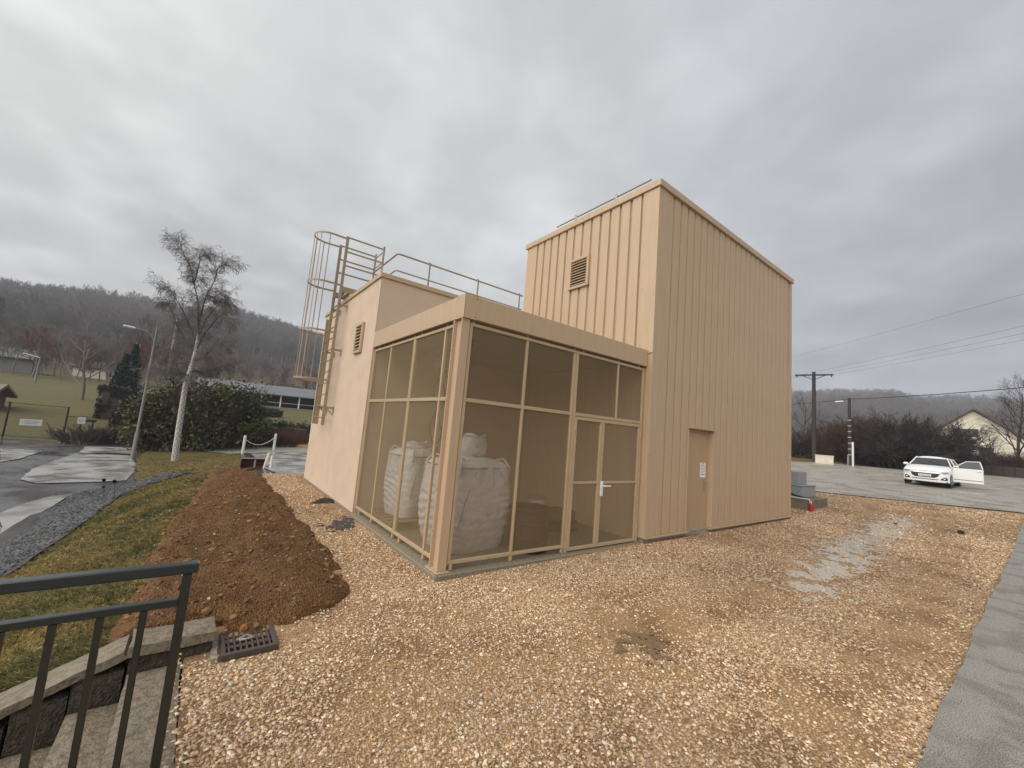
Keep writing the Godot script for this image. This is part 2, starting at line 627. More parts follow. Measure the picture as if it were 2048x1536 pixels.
	M.bag_seam = plain(Color(0.30, 0.28, 0.26), 0.8)
	M.glass = plain(Color(0.02, 0.022, 0.024), 0.06)
	M.car_glass = plain(Color(0.045, 0.05, 0.05), 0.05)
	M.bark = dressed(Color(0.085, 0.072, 0.06), 0.9, grey_ramp(256, 0.05, 4, 75, 0.5, 1.0, 0.2), 0.5)
	M.twig = plain(Color(0.060, 0.047, 0.040), 0.9)
	M.birch_twig = plain(Color(0.15, 0.125, 0.11), 0.8)
	M.wood_twig = plain(Color(0.15, 0.128, 0.11), 0.9)
	M.dark_twig = plain(Color(0.032, 0.026, 0.024), 0.9)
	M.red_twig = plain(Color(0.105, 0.045, 0.032), 0.9)
	M.grey_twig = plain(Color(0.20, 0.175, 0.15), 0.9)
	M.birch_bark = dressed(Color(0.72, 0.69, 0.63), 0.8, ramp_texture(512, 0.02, 3, 76, [[0.40, Color(0.03, 0.027, 0.025)], [0.46, Color(0.6, 0.58, 0.55)], [0.55, Color(1, 1, 1)]]), 0.55)
	M.birch_bark.uv1_scale = Vector3(1.1, 3.6, 1.1)
	M.leaf = plain(Color(1, 1, 1), 0.7)
	M.leaf.vertex_color_use_as_albedo = true
	M.leaf.cull_mode = BaseMaterial3D.CULL_DISABLED
	M.pole_wood = dressed(Color(0.055, 0.044, 0.038), 0.85, grey_ramp(256, 0.05, 4, 77, 0.5, 1.0, 0.2), 0.6)
	M.pole_concrete = dressed(Color(0.27, 0.255, 0.235), 0.8, speck, 0.8)
	M.cable = plain(Color(0.03, 0.03, 0.032), 0.6)
	M.cream_wall = dressed(Color(0.72, 0.66, 0.53), 0.9, mottle, 3.0)
	M.roof_brown = dressed(Color(0.10, 0.06, 0.048), 0.8, speck, 0.8)
	M.roof_grey = dressed(Color(0.17, 0.18, 0.19), 0.8, speck, 2.0)
	M.vine = plain(Color(0.12, 0.075, 0.04), 0.9)


func ground_mesh(r0: float, r1: float, rings: int, turns: int, from_deg: float, to_deg: float) -> Mb:
	var mb := Mb.new()
	mb.tinted = true
	var P := []
	var C := []
	for i in rings + 1:
		var r := r0 * pow(r1 / r0, float(i) / rings)
		var row := PackedVector3Array()
		var cols := PackedColorArray()
		for j in turns + 1:
			var az := lerpf(from_deg, to_deg, float(j) / turns)
			var a := deg_to_rad(az)
			var x := CAM.x + sin(a) * r
			var z := CAM.z - cos(a) * r
			var drop := 0.0
			if r < 50.0:
				drop = 0.06
			if r < 16.0:
				drop = 0.35 - 0.29 * sm(13.0, 16.0, r)
				if x < -2.3 and x > -6.0 and z > 0.2 and z < 1.9:
					drop = 0.9
			var y := land(x, z) - drop
			if r > 110.0:
				y += bumps.get_noise_2d(x * 0.9, z * 0.9) * minf(6.0, (r - 110.0) * 0.02)
			row.append(Vector3(x, y, z))
			# what grows there: pasture, rough meadow, vines, leaf litter under the woods
			var col := Color(0.95, 1.0, 0.9)
			if r > 95.0:
				var k := patches.get_noise_2d(x * 0.35, z * 0.35)
				col = Color(0.9, 0.8, 0.75) if k > 0.05 else Color(0.85, 0.95, 0.7)
			if az > -30.0 and az < 30.0 and r > 225.0 or az >= 30.0 and r > 95.0 or r > 420.0:
				col = Color(0.52, 0.40, 0.75)
			cols.append(col)
		P.append(row)
		C.append(cols)
	for i in rings:
		for j in turns:
			var q := [P[i][j], P[i][j + 1], P[i + 1][j + 1], P[i + 1][j]]
			var k := [C[i][j], C[i][j + 1], C[i + 1][j + 1], C[i + 1][j]]
			for t in [[0, 1, 2], [0, 2, 3]]:
				var a: Vector3 = q[t[0]]
				var b: Vector3 = q[t[1]]
				var d: Vector3 = q[t[2]]
				var nn := (b - a).cross(d - a).normalized()
				if nn.y < 0.0:
					nn = -nn
				else:
					var s := b
					b = d
					d = s
					t = [t[0], t[2], t[1]]
				mb.tint = k[t[0]]
				mb.put(a, nn)
				mb.tint = k[t[1]]
				mb.put(b, nn)
				mb.tint = k[t[2]]
				mb.put(d, nn)
	return mb


func soil_mask(x: float, z: float) -> float:
	# 1 inside the heap of fresh earth, 0 outside
	var wob := bumps.get_noise_2d(x * 60.0, z * 60.0) * 0.22 + bumps.get_noise_2d(x * 210.0 + 90.0, z * 210.0) * 0.10
	var right := along([[-9.6, -0.95], [-3.5, -0.92], [-0.6, -0.92], [0.0, -1.02], [0.3, -1.28], [0.5, -1.66], [0.8, -2.2]], z)
	var left := along([[-9.6, -2.0], [-6.0, -2.35], [-3.0, -2.65], [-1.0, -2.75], [0.4, -2.8]], z)
	var m := minf(right - x, x - left * 1.0) / 0.14 + wob * 1.6
	m = minf(m, (0.47 - z) / 0.12 + wob * 1.5)
	m = minf(m, (z + 9.35) / 0.15 + wob)
	return clampf(m, -1.0, 1.0)


func soil_height(x: float, z: float) -> float:
	var lumps := bumps.get_noise_2d(x * 130.0, z * 130.0) * 0.045 + bumps.get_noise_2d(x * 420.0, z * 420.0) * 0.018
	var behind := 0.5 * sm(0.36, 0.42, z) if x < -2.12 else 0.0
	var m := soil_mask(x, z)
	return land(x, z) + (m * 0.07 if m > 0.0 else m * 0.16) + lumps * 1.9 + bumps.get_noise_2d(x * 1500.0, z * 1500.0) * 0.008 + 0.01 - behind


func turf_height(x: float, z: float) -> float:
	return land(x, z) + bumps.get_noise_2d(x * 100.0 + 300.0, z * 100.0) * 0.03 + bumps.get_noise_2d(x * 330.0, z * 330.0) * 0.012


func height_grid(f: Callable, x0: float, x1: float, z0: float, z1: float, step: float) -> Mb:
	var mb := Mb.new()
	var nx := int((x1 - x0) / step)
	var nz := int((z1 - z0) / step)
	mb.grid(func(a, b):
		var x: float = lerpf(x0, x1, a)
		var z: float = lerpf(z1, z0, b)
		return Vector3(x, f.call(x, z), z), nx, nz)
	return mb


func make_ground() -> void:
	var g := part(ground_mesh(0.6, 110.0, 90, 360, -180.0, 180.0), "ground", M.field)
	structure(g, "green and yellow winter pasture rising behind the road", "field")
	var h := part(ground_mesh(110.0, 1250.0, 56, 480, -180.0, 180.0), "hill", M.field)
	structure(h, "brown hills round the valley under bare woods", "hill")
	# gravel yard with the concrete strip beside it and the parking lot beyond
	var lot_a := on_ground(1640, 985)
	var lot_b := on_ground(2040, 1026)
	var yard_line := []
	yard_line.append_array([Vector2(-6, 3.93), Vector2(-6, 1.9), Vector2(-2.35, 1.9), Vector2(-2.35, -9.35), Vector2(3.0, -9.5), Vector2(9.0, -12.0), Vector2(15.5, -9.5)])
	yard_line.append_array([Vector2(lot_a.x, lot_a.z), Vector2(lot_b.x, 3.93)])
	sheet("gravel_yard", yard_line, M.gravel, 0.0, 0.25, "tan crushed stone yard in front of the utility building", "gravel")
	var strip_line := [Vector2(-7, 3.9), Vector2(lot_b.x + 0.2, 3.9), Vector2(lot_b.x + 2.0, 12), Vector2(-7, 12)]
	sheet("pavement", ragged(strip_line, 0.25, 0.035), M.strip, 0.035, 0.5, "grey asphalt strip along the edge of the gravel yard", "pavement")
	var far := outline_px([[1560, 921], [1640, 924], [1700, 931], [1810, 941], [1920, 946], [2044, 957]])
	var lot_line := [Vector2(lot_b.x + 0.05, 12.0), Vector2(lot_b.x, 3.9), Vector2(lot_a.x, lot_a.z), Vector2(15.5, -9.5), Vector2(14, -16), Vector2(38, -16)]
	lot_line.append_array(far)
	lot_line.append_array([Vector2(58, 18), Vector2(58, 40), Vector2(24, 40)])
	sheet("parking_lot", lot_line, M.lot, 0.03, 1.0, "wet grey parking lot behind the gravel yard", "parking lot")
	# fresh earth and the grassy bank
	var soil := part(height_grid(soil_height, -3.4, -0.72, -9.75, 0.62, 0.045), "soil_bank", M.soil)
	structure(soil, "bare brown earth heaped along the gravel path", "earth")
	var turf := part(height_grid(turf_height, -4.72, -1.75, -11.6, 0.34, 0.06), "grass_bank", M.turf)
	structure(turf, "mossy yellow and green grass slope above the road", "grass")
	# road at the foot of the bank
	var road := [Vector2(-40, 6), Vector2(-4.6, 6), Vector2(-4.6, -9.0), Vector2(-3.2, -12.2), Vector2(2.5, -10.2), Vector2(9, -12.5), Vector2(9, -24.5), Vector2(1, -24.0), Vector2(-2.5, -22.5)]
	road.append_array(outline_px([[330, 884], [262, 886], [133, 884], [0, 876]]))
	road.append_array([Vector2(-40, -36)])
	sheet("road", road, M.asphalt, 0.0, 0.75, "wet dark asphalt road below the grass bank", "road")
	var slabs := [  # wet asphalt mirroring the bright sky, painted as pale patches
		[[[0, 898], [88, 902], [40, 918], [0, 925]], "small patch of painted sky reflection on the wet road beside the fence"],
		[[[150, 908], [200, 909], [258, 912], [272, 930], [268, 945], [252, 962], [150, 966], [70, 968], [40, 960], [62, 940], [110, 922]], "large patch of painted sky reflection on the wet road in front of the lamp post"],
		[[[0, 1092], [60, 1042], [120, 1004], [144, 990], [100, 994], [50, 1008], [0, 1028]], "painted pale sky reflection on the wet road along the stone gutter"],
		[[[170, 893], [272, 896], [272, 909], [158, 906]], "painted pale sky reflection between hedge and drain channel"],
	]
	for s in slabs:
		sheet("road_sheen_patch", ragged(outline_px(s[0]), 0.5, 0.05), M.road_sheen, 0.025, 0.75, s[1], "pavement")
	sheet("road", ragged(outline_px([[500, 907], [640, 908], [640, 948], [545, 944], [530, 938], [520, 925]]), 0.5, 0.1), M.road_sheen, 0.03, 0.75, "wet road strip painted pale as sky reflection behind the heap of earth", "road")  # sky glare on the wet road, put in as pale colour
	sheet("gutter", ragged(outline_px([[0, 1098], [80, 1042], [148, 990], [268, 964], [345, 953], [398, 949], [300, 972], [235, 997], [190, 1035], [95, 1100], [0, 1165]]), 0.3, 0.12), M.cobble, 0.055, 0.3, "dark grey stony gutter between road and grass bank", "gutter")
	sheet("lawn", ragged(outline_px([[270, 962], [345, 958], [420, 950], [490, 942], [528, 935], [515, 920], [470, 910], [390, 903], [290, 903], [273, 920]]), 0.4, 0.15), M.turf, 0.035, 0.5, "small lawn under the birch tree", "grass")
	sheet("kerb_path", ragged(outline_px([[400, 898], [640, 897], [640, 906], [530, 907], [460, 908], [410, 903]]), 0.8, 0.05), M.concrete, 0.02, 1.0, "pale path edge behind the chain posts", "path")
	sheet("pebble_bed", ragged(outline_px([[560, 872], [640, 876], [640, 896], [590, 896], [600, 884]]), 0.8, 0.1), M.gravel, 0.012, 1.0, "pale pebbled bed behind the shrubs", "path")
	sheet("verge", ragged(outline_px([[1560, 922], [1640, 925], [1690, 930], [1680, 922], [1640, 917], [1560, 913]]), 1.0, 0.3), M.turf, 0.05, 1.0, "strip of grass along the far edge of the parking lot", "grass")
	# standing water and muddy patches in the gravel
	var pools := [
		[[[1580, 1182], [1590, 1150], [1640, 1112], [1655, 1075], [1700, 1072], [1740, 1042], [1800, 1030], [1835, 1048], [1790, 1082], [1750, 1105], [1700, 1152], [1635, 1195]], M.puddle, "shallow grey puddle in the wheel track"],
		[[[1225, 1300], [1240, 1286], [1275, 1268], [1300, 1276], [1342, 1296], [1330, 1308], [1300, 1316], [1282, 1300], [1262, 1298]], M.mud, "small dark muddy hollow in the gravel"],
	]
	for k in pools.size():
		blotches("puddle", outline_px(pools[k][0]), pools[k][1], 0.006 if k == 0 else 0.011, 0.06 if k == 0 else 0.025, pools[k][2], "puddle")


func blotches(called: String, outline: Array, mat: Material, lift: float, cell: float, label: String, category: String) -> void:
	# water or mud that fills the hollows inside an outline, broken up towards its edge
	var poly := PackedVector2Array(outline)
	var lo := poly[0]
	var hi := poly[0]
	for p in poly:
		lo = lo.min(p)
		hi = hi.max(p)
	lo -= Vector2.ONE * 0.3
	hi += Vector2.ONE * 0.3
	var wet := func(p: Vector2) -> bool:
		var d := 1e9
		for i in poly.size():
			d = minf(d, p.distance_to(Geometry2D.get_closest_point_to_segment(p, poly[i], poly[(i + 1) % poly.size()])))
		if not Geometry2D.is_point_in_polygon(p, poly):
			d = -d
		return d / (cell * 7.0) + bumps.get_noise_2d(p.x * 14.0 / cell, p.y * 14.0 / cell) * 1.5 + bumps.get_noise_2d(p.x * 50.0 / cell, p.y * 50.0 / cell) * 0.7 > 0.05
	var mb := Mb.new()
	for i in int((hi.x - lo.x) / cell):
		for j in int((hi.y - lo.y) / cell):
			var a := lo + Vector2(i, j) * cell
			if not wet.call(a + Vector2.ONE * cell * 0.5):
				continue
			var q := []
			for o in [Vector2(0, 0), Vector2(1, 0), Vector2(1, 1), Vector2(0, 1)]:
				var p: Vector2 = a + o * cell
				q.append(Vector3(p.x, land(p.x, p.y) + lift, p.y))
			mb.quad(q[0], q[1], q[2], q[3], Vector3.UP)
	structure(part(mb, called, mat), label, category)


const TRACK_A := [[-3, 1.9], [0, 1.95], [2.5, 2.1], [5, 2.3], [9, 1.9], [13, 1.2], [20, 0.2]]
const TRACK_B := [[-3, 3.4], [0, 3.35], [4, 3.5], [9, 3.2], [13, 2.7], [20, 1.8]]


func scatter_stones() -> void:
	var holder := Node3D.new()
	hang(holder, "gravel_stones", self)
	tag(holder, "loose tan crushed stones covering the yard", "gravel", "", "stuff")
	var shapes := []
	for k in 3:
		var mb := Mb.new()
		var r := RandomNumberGenerator.new()
		r.seed = 400 + k
		var q := []
		for i in 6:
			var a := TAU * i / 6.0 + r.randf_range(-0.3, 0.3)
			q.append(Vector3(cos(a) * r.randf_range(0.75, 1.15), r.randf_range(-0.2, 0.25), sin(a) * r.randf_range(0.6, 0.95)))
		var top := Vector3(r.randf_range(-0.35, 0.35), r.randf_range(0.5, 0.75), r.randf_range(-0.3, 0.3))
		var low := Vector3(r.randf_range(-0.3, 0.3), r.randf_range(-0.75, -0.5), r.randf_range(-0.3, 0.3))
		for i in 6:
			var j := (i + 1) % 6
			mb.flat(q[i], q[j], top, (q[i] + q[j] + top))
			mb.flat(q[i], q[j], low, (q[i] + q[j] + low))
		shapes.append(mb.mesh())
	var pal := [Color(0.65, 0.45, 0.265), Color(0.74, 0.55, 0.35), Color(0.55, 0.36, 0.195), Color(0.38, 0.24, 0.125), Color(0.86, 0.72, 0.54), Color(0.61, 0.41, 0.24), Color(0.50, 0.385, 0.285), Color(0.25, 0.155, 0.08), Color(0.59, 0.39, 0.215), Color(0.46, 0.295, 0.155)]
	var r := RandomNumberGenerator.new()
	r.seed = 77
	var spots := [[], [], []]
	var tints := [[], [], []]
	# [x0, x1, z0, z1, stones per square metre, size]
	for zone in [[-2.42, 3.0, 0.06, 3.92, 6000, 0.0092], [3.0, 7.0, 0.06, 3.92, 3400, 0.0104], [7.0, 13.0, 0.0, 3.92, 1500, 0.0128], [-1.5, 0.0, -3.6, 0.3, 2800, 0.0105], [-1.3, -0.05, -9.3, -3.6, 900, 0.0145], [11.0, 20.0, -2.5, 3.92, 380, 0.019]]:
		var count := int((zone[1] - zone[0]) * (zone[3] - zone[2]) * zone[4])
		for i in count:
			var x := r.randf_range(zone[0], zone[1])
			var z := r.randf_range(zone[2], zone[3])
			var bare := patches.get_noise_2d(x * 9.0, z * 9.0)
			if r.randf() < sm(0.05, 0.45, bare) * 0.55:
				continue
			# wheels have pressed the stones into the fines along two tracks
			var track := minf(absf(z - along(TRACK_A, x)), absf(z - along(TRACK_B, x))) + bumps.get_noise_2d(x * 90.0, z * 90.0) * 0.25
			if r.randf() < 0.72 * (1.0 - sm(0.12, 0.42, track)) * sm(-0.5, 1.5, x):
				continue
			if x < -0.8 and z < 0.75 and soil_mask(x, z) > 0.15:
				continue
			if x < -1.76 and x > -2.16 and z > 0.38 and z < 0.82:
				continue
			if x > -0.06 and x < 10.72 and z < 0.11 + (0.02 if x > 3.9 else -0.03):
				continue
			if x < -2.33 + bumps.get_noise_2d(z * 120.0, 3.0) * 0.10 and r.randf() < 0.85:
				continue
			var s: float = zone[5] * pow(r.randf(), 1.6) * 1.5 + zone[5] * 0.45
			if r.randf() < 0.012:
				s *= 1.7
			var b := Basis.from_euler(Vector3(r.randf_range(-0.5, 0.5), r.randf() * TAU, r.randf_range(-0.5, 0.5))).scaled(Vector3(s, s * r.randf_range(0.6, 1.0), s))
			var k := r.randi() % 3
			spots[k].append(Transform3D(b, Vector3(x, land(x, z) + s * r.randf_range(-0.1, 0.45), z)))
			var base: Color = pal[r.randi() % pal.size()]
			var damp := 0.74 + 0.26 * sm(-0.3, 0.25, patches.get_noise_2d(x * 5.0 + 50.0, z * 5.0))
			var lum := r.randf_range(0.78, 1.12) * damp
			tints[k].append(Color(base.r * lum, base.g * lum, base.b * lum))
	# a few stones on the bare earth and the grass
	for i in 450:
		var x := r.randf_range(-4.2, -0.9)
		var z := r.randf_range(-9.3, 0.5)
		var on_soil := soil_mask(x, z) > 0.0
		if not on_soil and (r.randf() < 0.9 or z > 0.2):
			continue
		var s := 0.005 + 0.018 * pow(r.randf(), 4.0)
		var y := soil_height(x, z) if on_soil else turf_height(x, z)
		spots[0].append(Transform3D(Basis.from_euler(Vector3(r.randf(), r.randf() * TAU, r.randf())).scaled(Vector3.ONE * s), Vector3(x, y + s * 0.3, z)))
		var w := r.randf_range(0.3, 0.62)
		tints[0].append(Color(w, w * 0.88, w * 0.74))
	# dark stones packed along the gutter
	var channel := PackedVector2Array(outline_px([[0, 1100], [80, 1044], [148, 992], [268, 966], [345, 955], [390, 950], [300, 971], [235, 995], [190, 1033], [95, 1098], [0, 1160]]))
	for i in 60000:
		var x := r.randf_range(-6.5, -2.0)
		var z := r.randf_range(-16.0, -2.0)
		if not Geometry2D.is_point_in_polygon(Vector2(x, z), channel):
			continue
		var s := 0.014 + 0.045 * pow(r.randf(), 2.0)
		spots[1].append(Transform3D(Basis.from_euler(Vector3(r.randf() - 0.5, r.randf() * TAU, r.randf() - 0.5)).scaled(Vector3(s, s * 0.7, s)), Vector3(x, land(x, z) + 0.055 + s * 0.15, z)))
		var w := r.randf_range(0.03, 0.11)
		tints[1].append(Color(w, w * 1.02, w * 1.1))
	for k in 3:
		fill(shapes[k], spots[k], tints[k], M.stones, "stones", holder)
	# clods of earth
	var clods := Node3D.new()
	hang(clods, "earth_clods", self)
	tag(clods, "crumbled brown earth clods on the heap", "earth", "", "stuff")
	var cs := []
	var ct := []
	for i in 22000:
		var x := r.randf_range(-3.3, -0.75)
		var z := r.randf_range(-9.3, 0.7)
		if r.randf() > 1.2 - absf(z) * 0.09 or soil_mask(x, z) < -0.25:
			continue
		var s := 0.005 + 0.02 * pow(r.randf(), 4.0) + (r.randf_range(0.015, 0.04) if i % 40 == 0 else 0.0)
		cs.append(Transform3D(Basis.from_euler(Vector3(r.randf() * 3.0, r.randf() * TAU, r.randf())).scaled(Vector3(s, s * 0.8, s)), Vector3(x, maxf(soil_height(x, z), land(x, z) - 0.01) + s * 0.1, z)))
		var w := r.randf_range(0.3, 1.1)
		ct.append(Color(0.24 * w, 0.115 * w, 0.033 * w))
	fill(shapes[1], cs, ct, M.stones, "clods", clods)


func fill(mesh: Mesh, spots: Array, tints: Array, mat: Material, called: String, parent: Node) -> MultiMeshInstance3D:
	var mm := MultiMesh.new()
	mm.transform_format = MultiMesh.TRANSFORM_3D
	mm.use_colors = tints.size() > 0
	mm.mesh = mesh
	mm.instance_count = spots.size()
	for i in spots.size():
		mm.set_instance_transform(i, spots[i])
		if tints.size() > 0:
			mm.set_instance_color(i, tints[i])
	var o := MultiMeshInstance3D.new()
	o.multimesh = mm
	o.material_override = mat
	hang(o, called, parent)
	o.set_meta("kind", "stuff")
	return o


func scatter_grass() -> void:
	# short winter tufts: five bent blades each
	var shapes := []
	for k in 3:
		var mb := Mb.new()
		var r := RandomNumberGenerator.new()
		r.seed = 600 + k
		for i in 6:
			var a := r.randf() * TAU
			var lean := Vector3(cos(a), 0, sin(a))
			var wide := Vector3(-sin(a), 0, cos(a)) * 0.07
			var foot := Vector3(r.randf_range(-0.25, 0.25), -0.1, r.randf_range(-0.25, 0.25))
			var mid := foot + Vector3.UP * r.randf_range(0.35, 0.55) + lean * r.randf_range(0.15, 0.4)
			var tip := mid + Vector3.UP * r.randf_range(-0.1, 0.3) + lean * r.randf_range(0.3, 0.8)
			mb.quad(foot - wide, foot + wide, mid + wide * 0.8, mid - wide * 0.8, Vector3.UP)
			mb.flat(mid - wide * 0.8, mid + wide * 0.8, tip, Vector3.UP)
		shapes.append(mb.mesh())
	var holder := Node3D.new()
	hang(holder, "grass_tufts", self)
	tag(holder, "short yellow and mossy green grass on bank and lawn", "grass", "", "stuff")
	var r := RandomNumberGenerator.new()
	r.seed = 88
	var spots := [[], [], []]
	var tints := [[], [], []]
	var lawn := PackedVector2Array(outline_px([[274, 960], [345, 956], [420, 948], [490, 940], [524, 934], [512, 921], [470, 912], [390, 905], [292, 905], [276, 922]]))
	for i in 95000:
		var x: float
		var z: float
		var y: float
		if i < 80000:
			x = r.randf_range(-4.7, -1.85)
			z = 0.3 - 10.5 * pow(r.randf(), 1.5)
			if soil_mask(x, z) > -0.2 + r.randf() * 0.3:
				continue
			y = turf_height(x, z)
		else:
			x = r.randf_range(-5.0, 1.5)
			z = r.randf_range(-22.0, -9.0)
			if not Geometry2D.is_point_in_polygon(Vector2(x, z), lawn):
				continue
			y = land(x, z) + 0.03
		var k := patches.get_noise_2d(x * 22.0, z * 22.0) + r.randf_range(-0.25, 0.25)
		var thin := patches.get_noise_2d(x * 14.0 + 200.0, z * 14.0)
		if thin > 0.25 and r.randf() < 0.7:
			continue
		var s := r.randf_range(0.035, 0.085)
		var w := r.randf_range(0.65, 1.1)
		var col := Color(0.32, 0.235, 0.065) if k > -0.05 else Color(0.14, 0.14, 0.032)
		if r.randf() < 0.16:
			col = Color(0.44, 0.35, 0.13)
		if r.randf() < 0.12:
			col = Color(0.13, 0.075, 0.032)
		var n := r.randi() % 3
		# the blades lie down the slope
		spots[n].append(Transform3D(Basis(Vector3.FORWARD, r.randf_range(0.1, 0.7)) * Basis.from_euler(Vector3(0, r.randf() * TAU, 0)).scaled(Vector3(s, s * r.randf_range(0.5, 0.9), s)), Vector3(x, y, z)))
		tints[n].append(Color(col.r * w, col.g * w, col.b * w))
	for k in 3:
		fill(shapes[k], spots[k], tints[k], M.leaf, "tufts", holder)


# ---------------------------------------------------------------- the utility building
func boxed(lo: Vector3, hi: Vector3, ch: float, called: String, mat: Material, parent: Node) -> MeshInstance3D:
	var mb := Mb.new()
	mb.span(lo, hi, ch)
	return part(mb, called, mat, parent)


func clad_sheet(w: float, h: float) -> ArrayMesh:
	# one rib of profiled sheet: broad crest, narrow trapezoid valley; x across, y up, z outward
	var prof := [Vector2(0.0, 0.0), Vector2(0.202, 0.0), Vector2(0.210, -0.048), Vector2(0.262, -0.048), Vector2(0.270, 0.0)]
	var mb := Mb.new()
	for i in prof.size() - 1:
		var a: Vector2 = prof[i]
		var b: Vector2 = prof[i + 1]
		if a.x >= w:
			break
		if b.x > w:
			b = a.lerp(b, (w - a.x) / (b.x - a.x))
		var nn := Vector3(-(b.y - a.y), 0, b.x - a.x).normalized()
		mb.quad(Vector3(a.x, 0, a.y), Vector3(b.x, 0, b.y), Vector3(b.x, h, b.y), Vector3(a.x, h, a.y), nn)
		var back := Vector3(0, 0, -0.0012)
		mb.quad(Vector3(a.x, 0, a.y) + back, Vector3(b.x, 0, b.y) + back, Vector3(b.x, h, b.y) + back, Vector3(a.x, h, a.y) + back, -nn)
		mb.quad(Vector3(a.x, 0, a.y), Vector3(b.x, 0, b.y), Vector3(b.x, 0, b.y) + back, Vector3(a.x, 0, a.y) + back, Vector3.DOWN)
	return mb.mesh()


func screw_at(p: Vector3, parent: Node, normal: Vector3) -> void:
	var mb := Mb.new()
	var b := Basis(Quaternion(Vector3.UP, normal))
	mb.lathe([Vector2(0.0, 0.006), Vector2(0.004, 0.006), Vector2(0.009, 0.001), Vector2(0.009, 0.0)], Vector3.ZERO, 6, b)
	part(mb, "screw", M.screw, parent, p)


func louvre(called_label: String, w: float, h: float, blades: int, parent: Node, xf: Transform3D) -> void:
	# local: x across, y up, z outward, origin at the lower left corner
	var v := Node3D.new()
	hang(v, "louvre_vent", parent)
	v.transform = xf
	v.set_meta("label", called_label)
	var mb: Mb
	for e in [[Vector3(w * 0.5, 0.03, 0.03), Vector3(w, 0.06, 0.05)], [Vector3(w * 0.5, h - 0.03, 0.03), Vector3(w, 0.06, 0.05)], [Vector3(0.03, h * 0.5, 0.03), Vector3(0.06, h - 0.121, 0.048)], [Vector3(w - 0.03, h * 0.5, 0.03), Vector3(0.06, h - 0.121, 0.048)]]:
		mb = Mb.new()
		mb.box(e[0], e[1], 0.004)
		part(mb, "frame_bar", M.paint, v)
	var step := (h - 0.14) / blades
	for i in blades:
		mb = Mb.new()
		var y := 0.07 + step * (i + 0.3)
		mb.box(Vector3(w * 0.5, y, 0.046), Vector3(w - 0.122, step * 0.24, 0.004))
		mb.quad(Vector3(0.061, y + step * 0.12, 0.044), Vector3(w - 0.061, y + step * 0.12, 0.044), Vector3(w - 0.061, y + step * 0.5, 0.012), Vector3(0.061, y + step * 0.5, 0.012), Vector3(0, 1, 1))
		part(mb, "slat", M.paint_pale, v)


func screen_bar(a: Vector3, b: Vector3, parent: Node, w := 0.045, d := 0.04, called := "frame_bar") -> void:
	var mb := Mb.new()
	var lo := a.min(b)
	var hi := a.max(b)
	var half := Vector3(w, w, w) * 0.5
	# widen across the bar only, and give it its depth along the screen's normal
	for k in 3:
		if hi[k] - lo[k] > 0.001:
			half[k] = 0.0
	if parent.get_meta("facing", "z") == "z":
		half.z = d * 0.5
	else:
		half.x = d * 0.5
	mb.span(lo - half, hi + half, 0.004)
	part(mb, called, M.paint_pale, parent)


func mesh_pane(lo: Vector3, hi: Vector3, parent: Node) -> void:
	var mb := Mb.new()
	if parent.get_meta("facing", "z") == "z":
		mb.quad(lo, Vector3(hi.x, lo.y, lo.z), hi, Vector3(lo.x, hi.y, lo.z), Vector3.BACK)
	else:
		mb.quad(lo, Vector3(lo.x, lo.y, hi.z), hi, Vector3(lo.x, hi.y, lo.z), Vector3.LEFT)
	part(mb, "mesh_panel", M.net, parent)


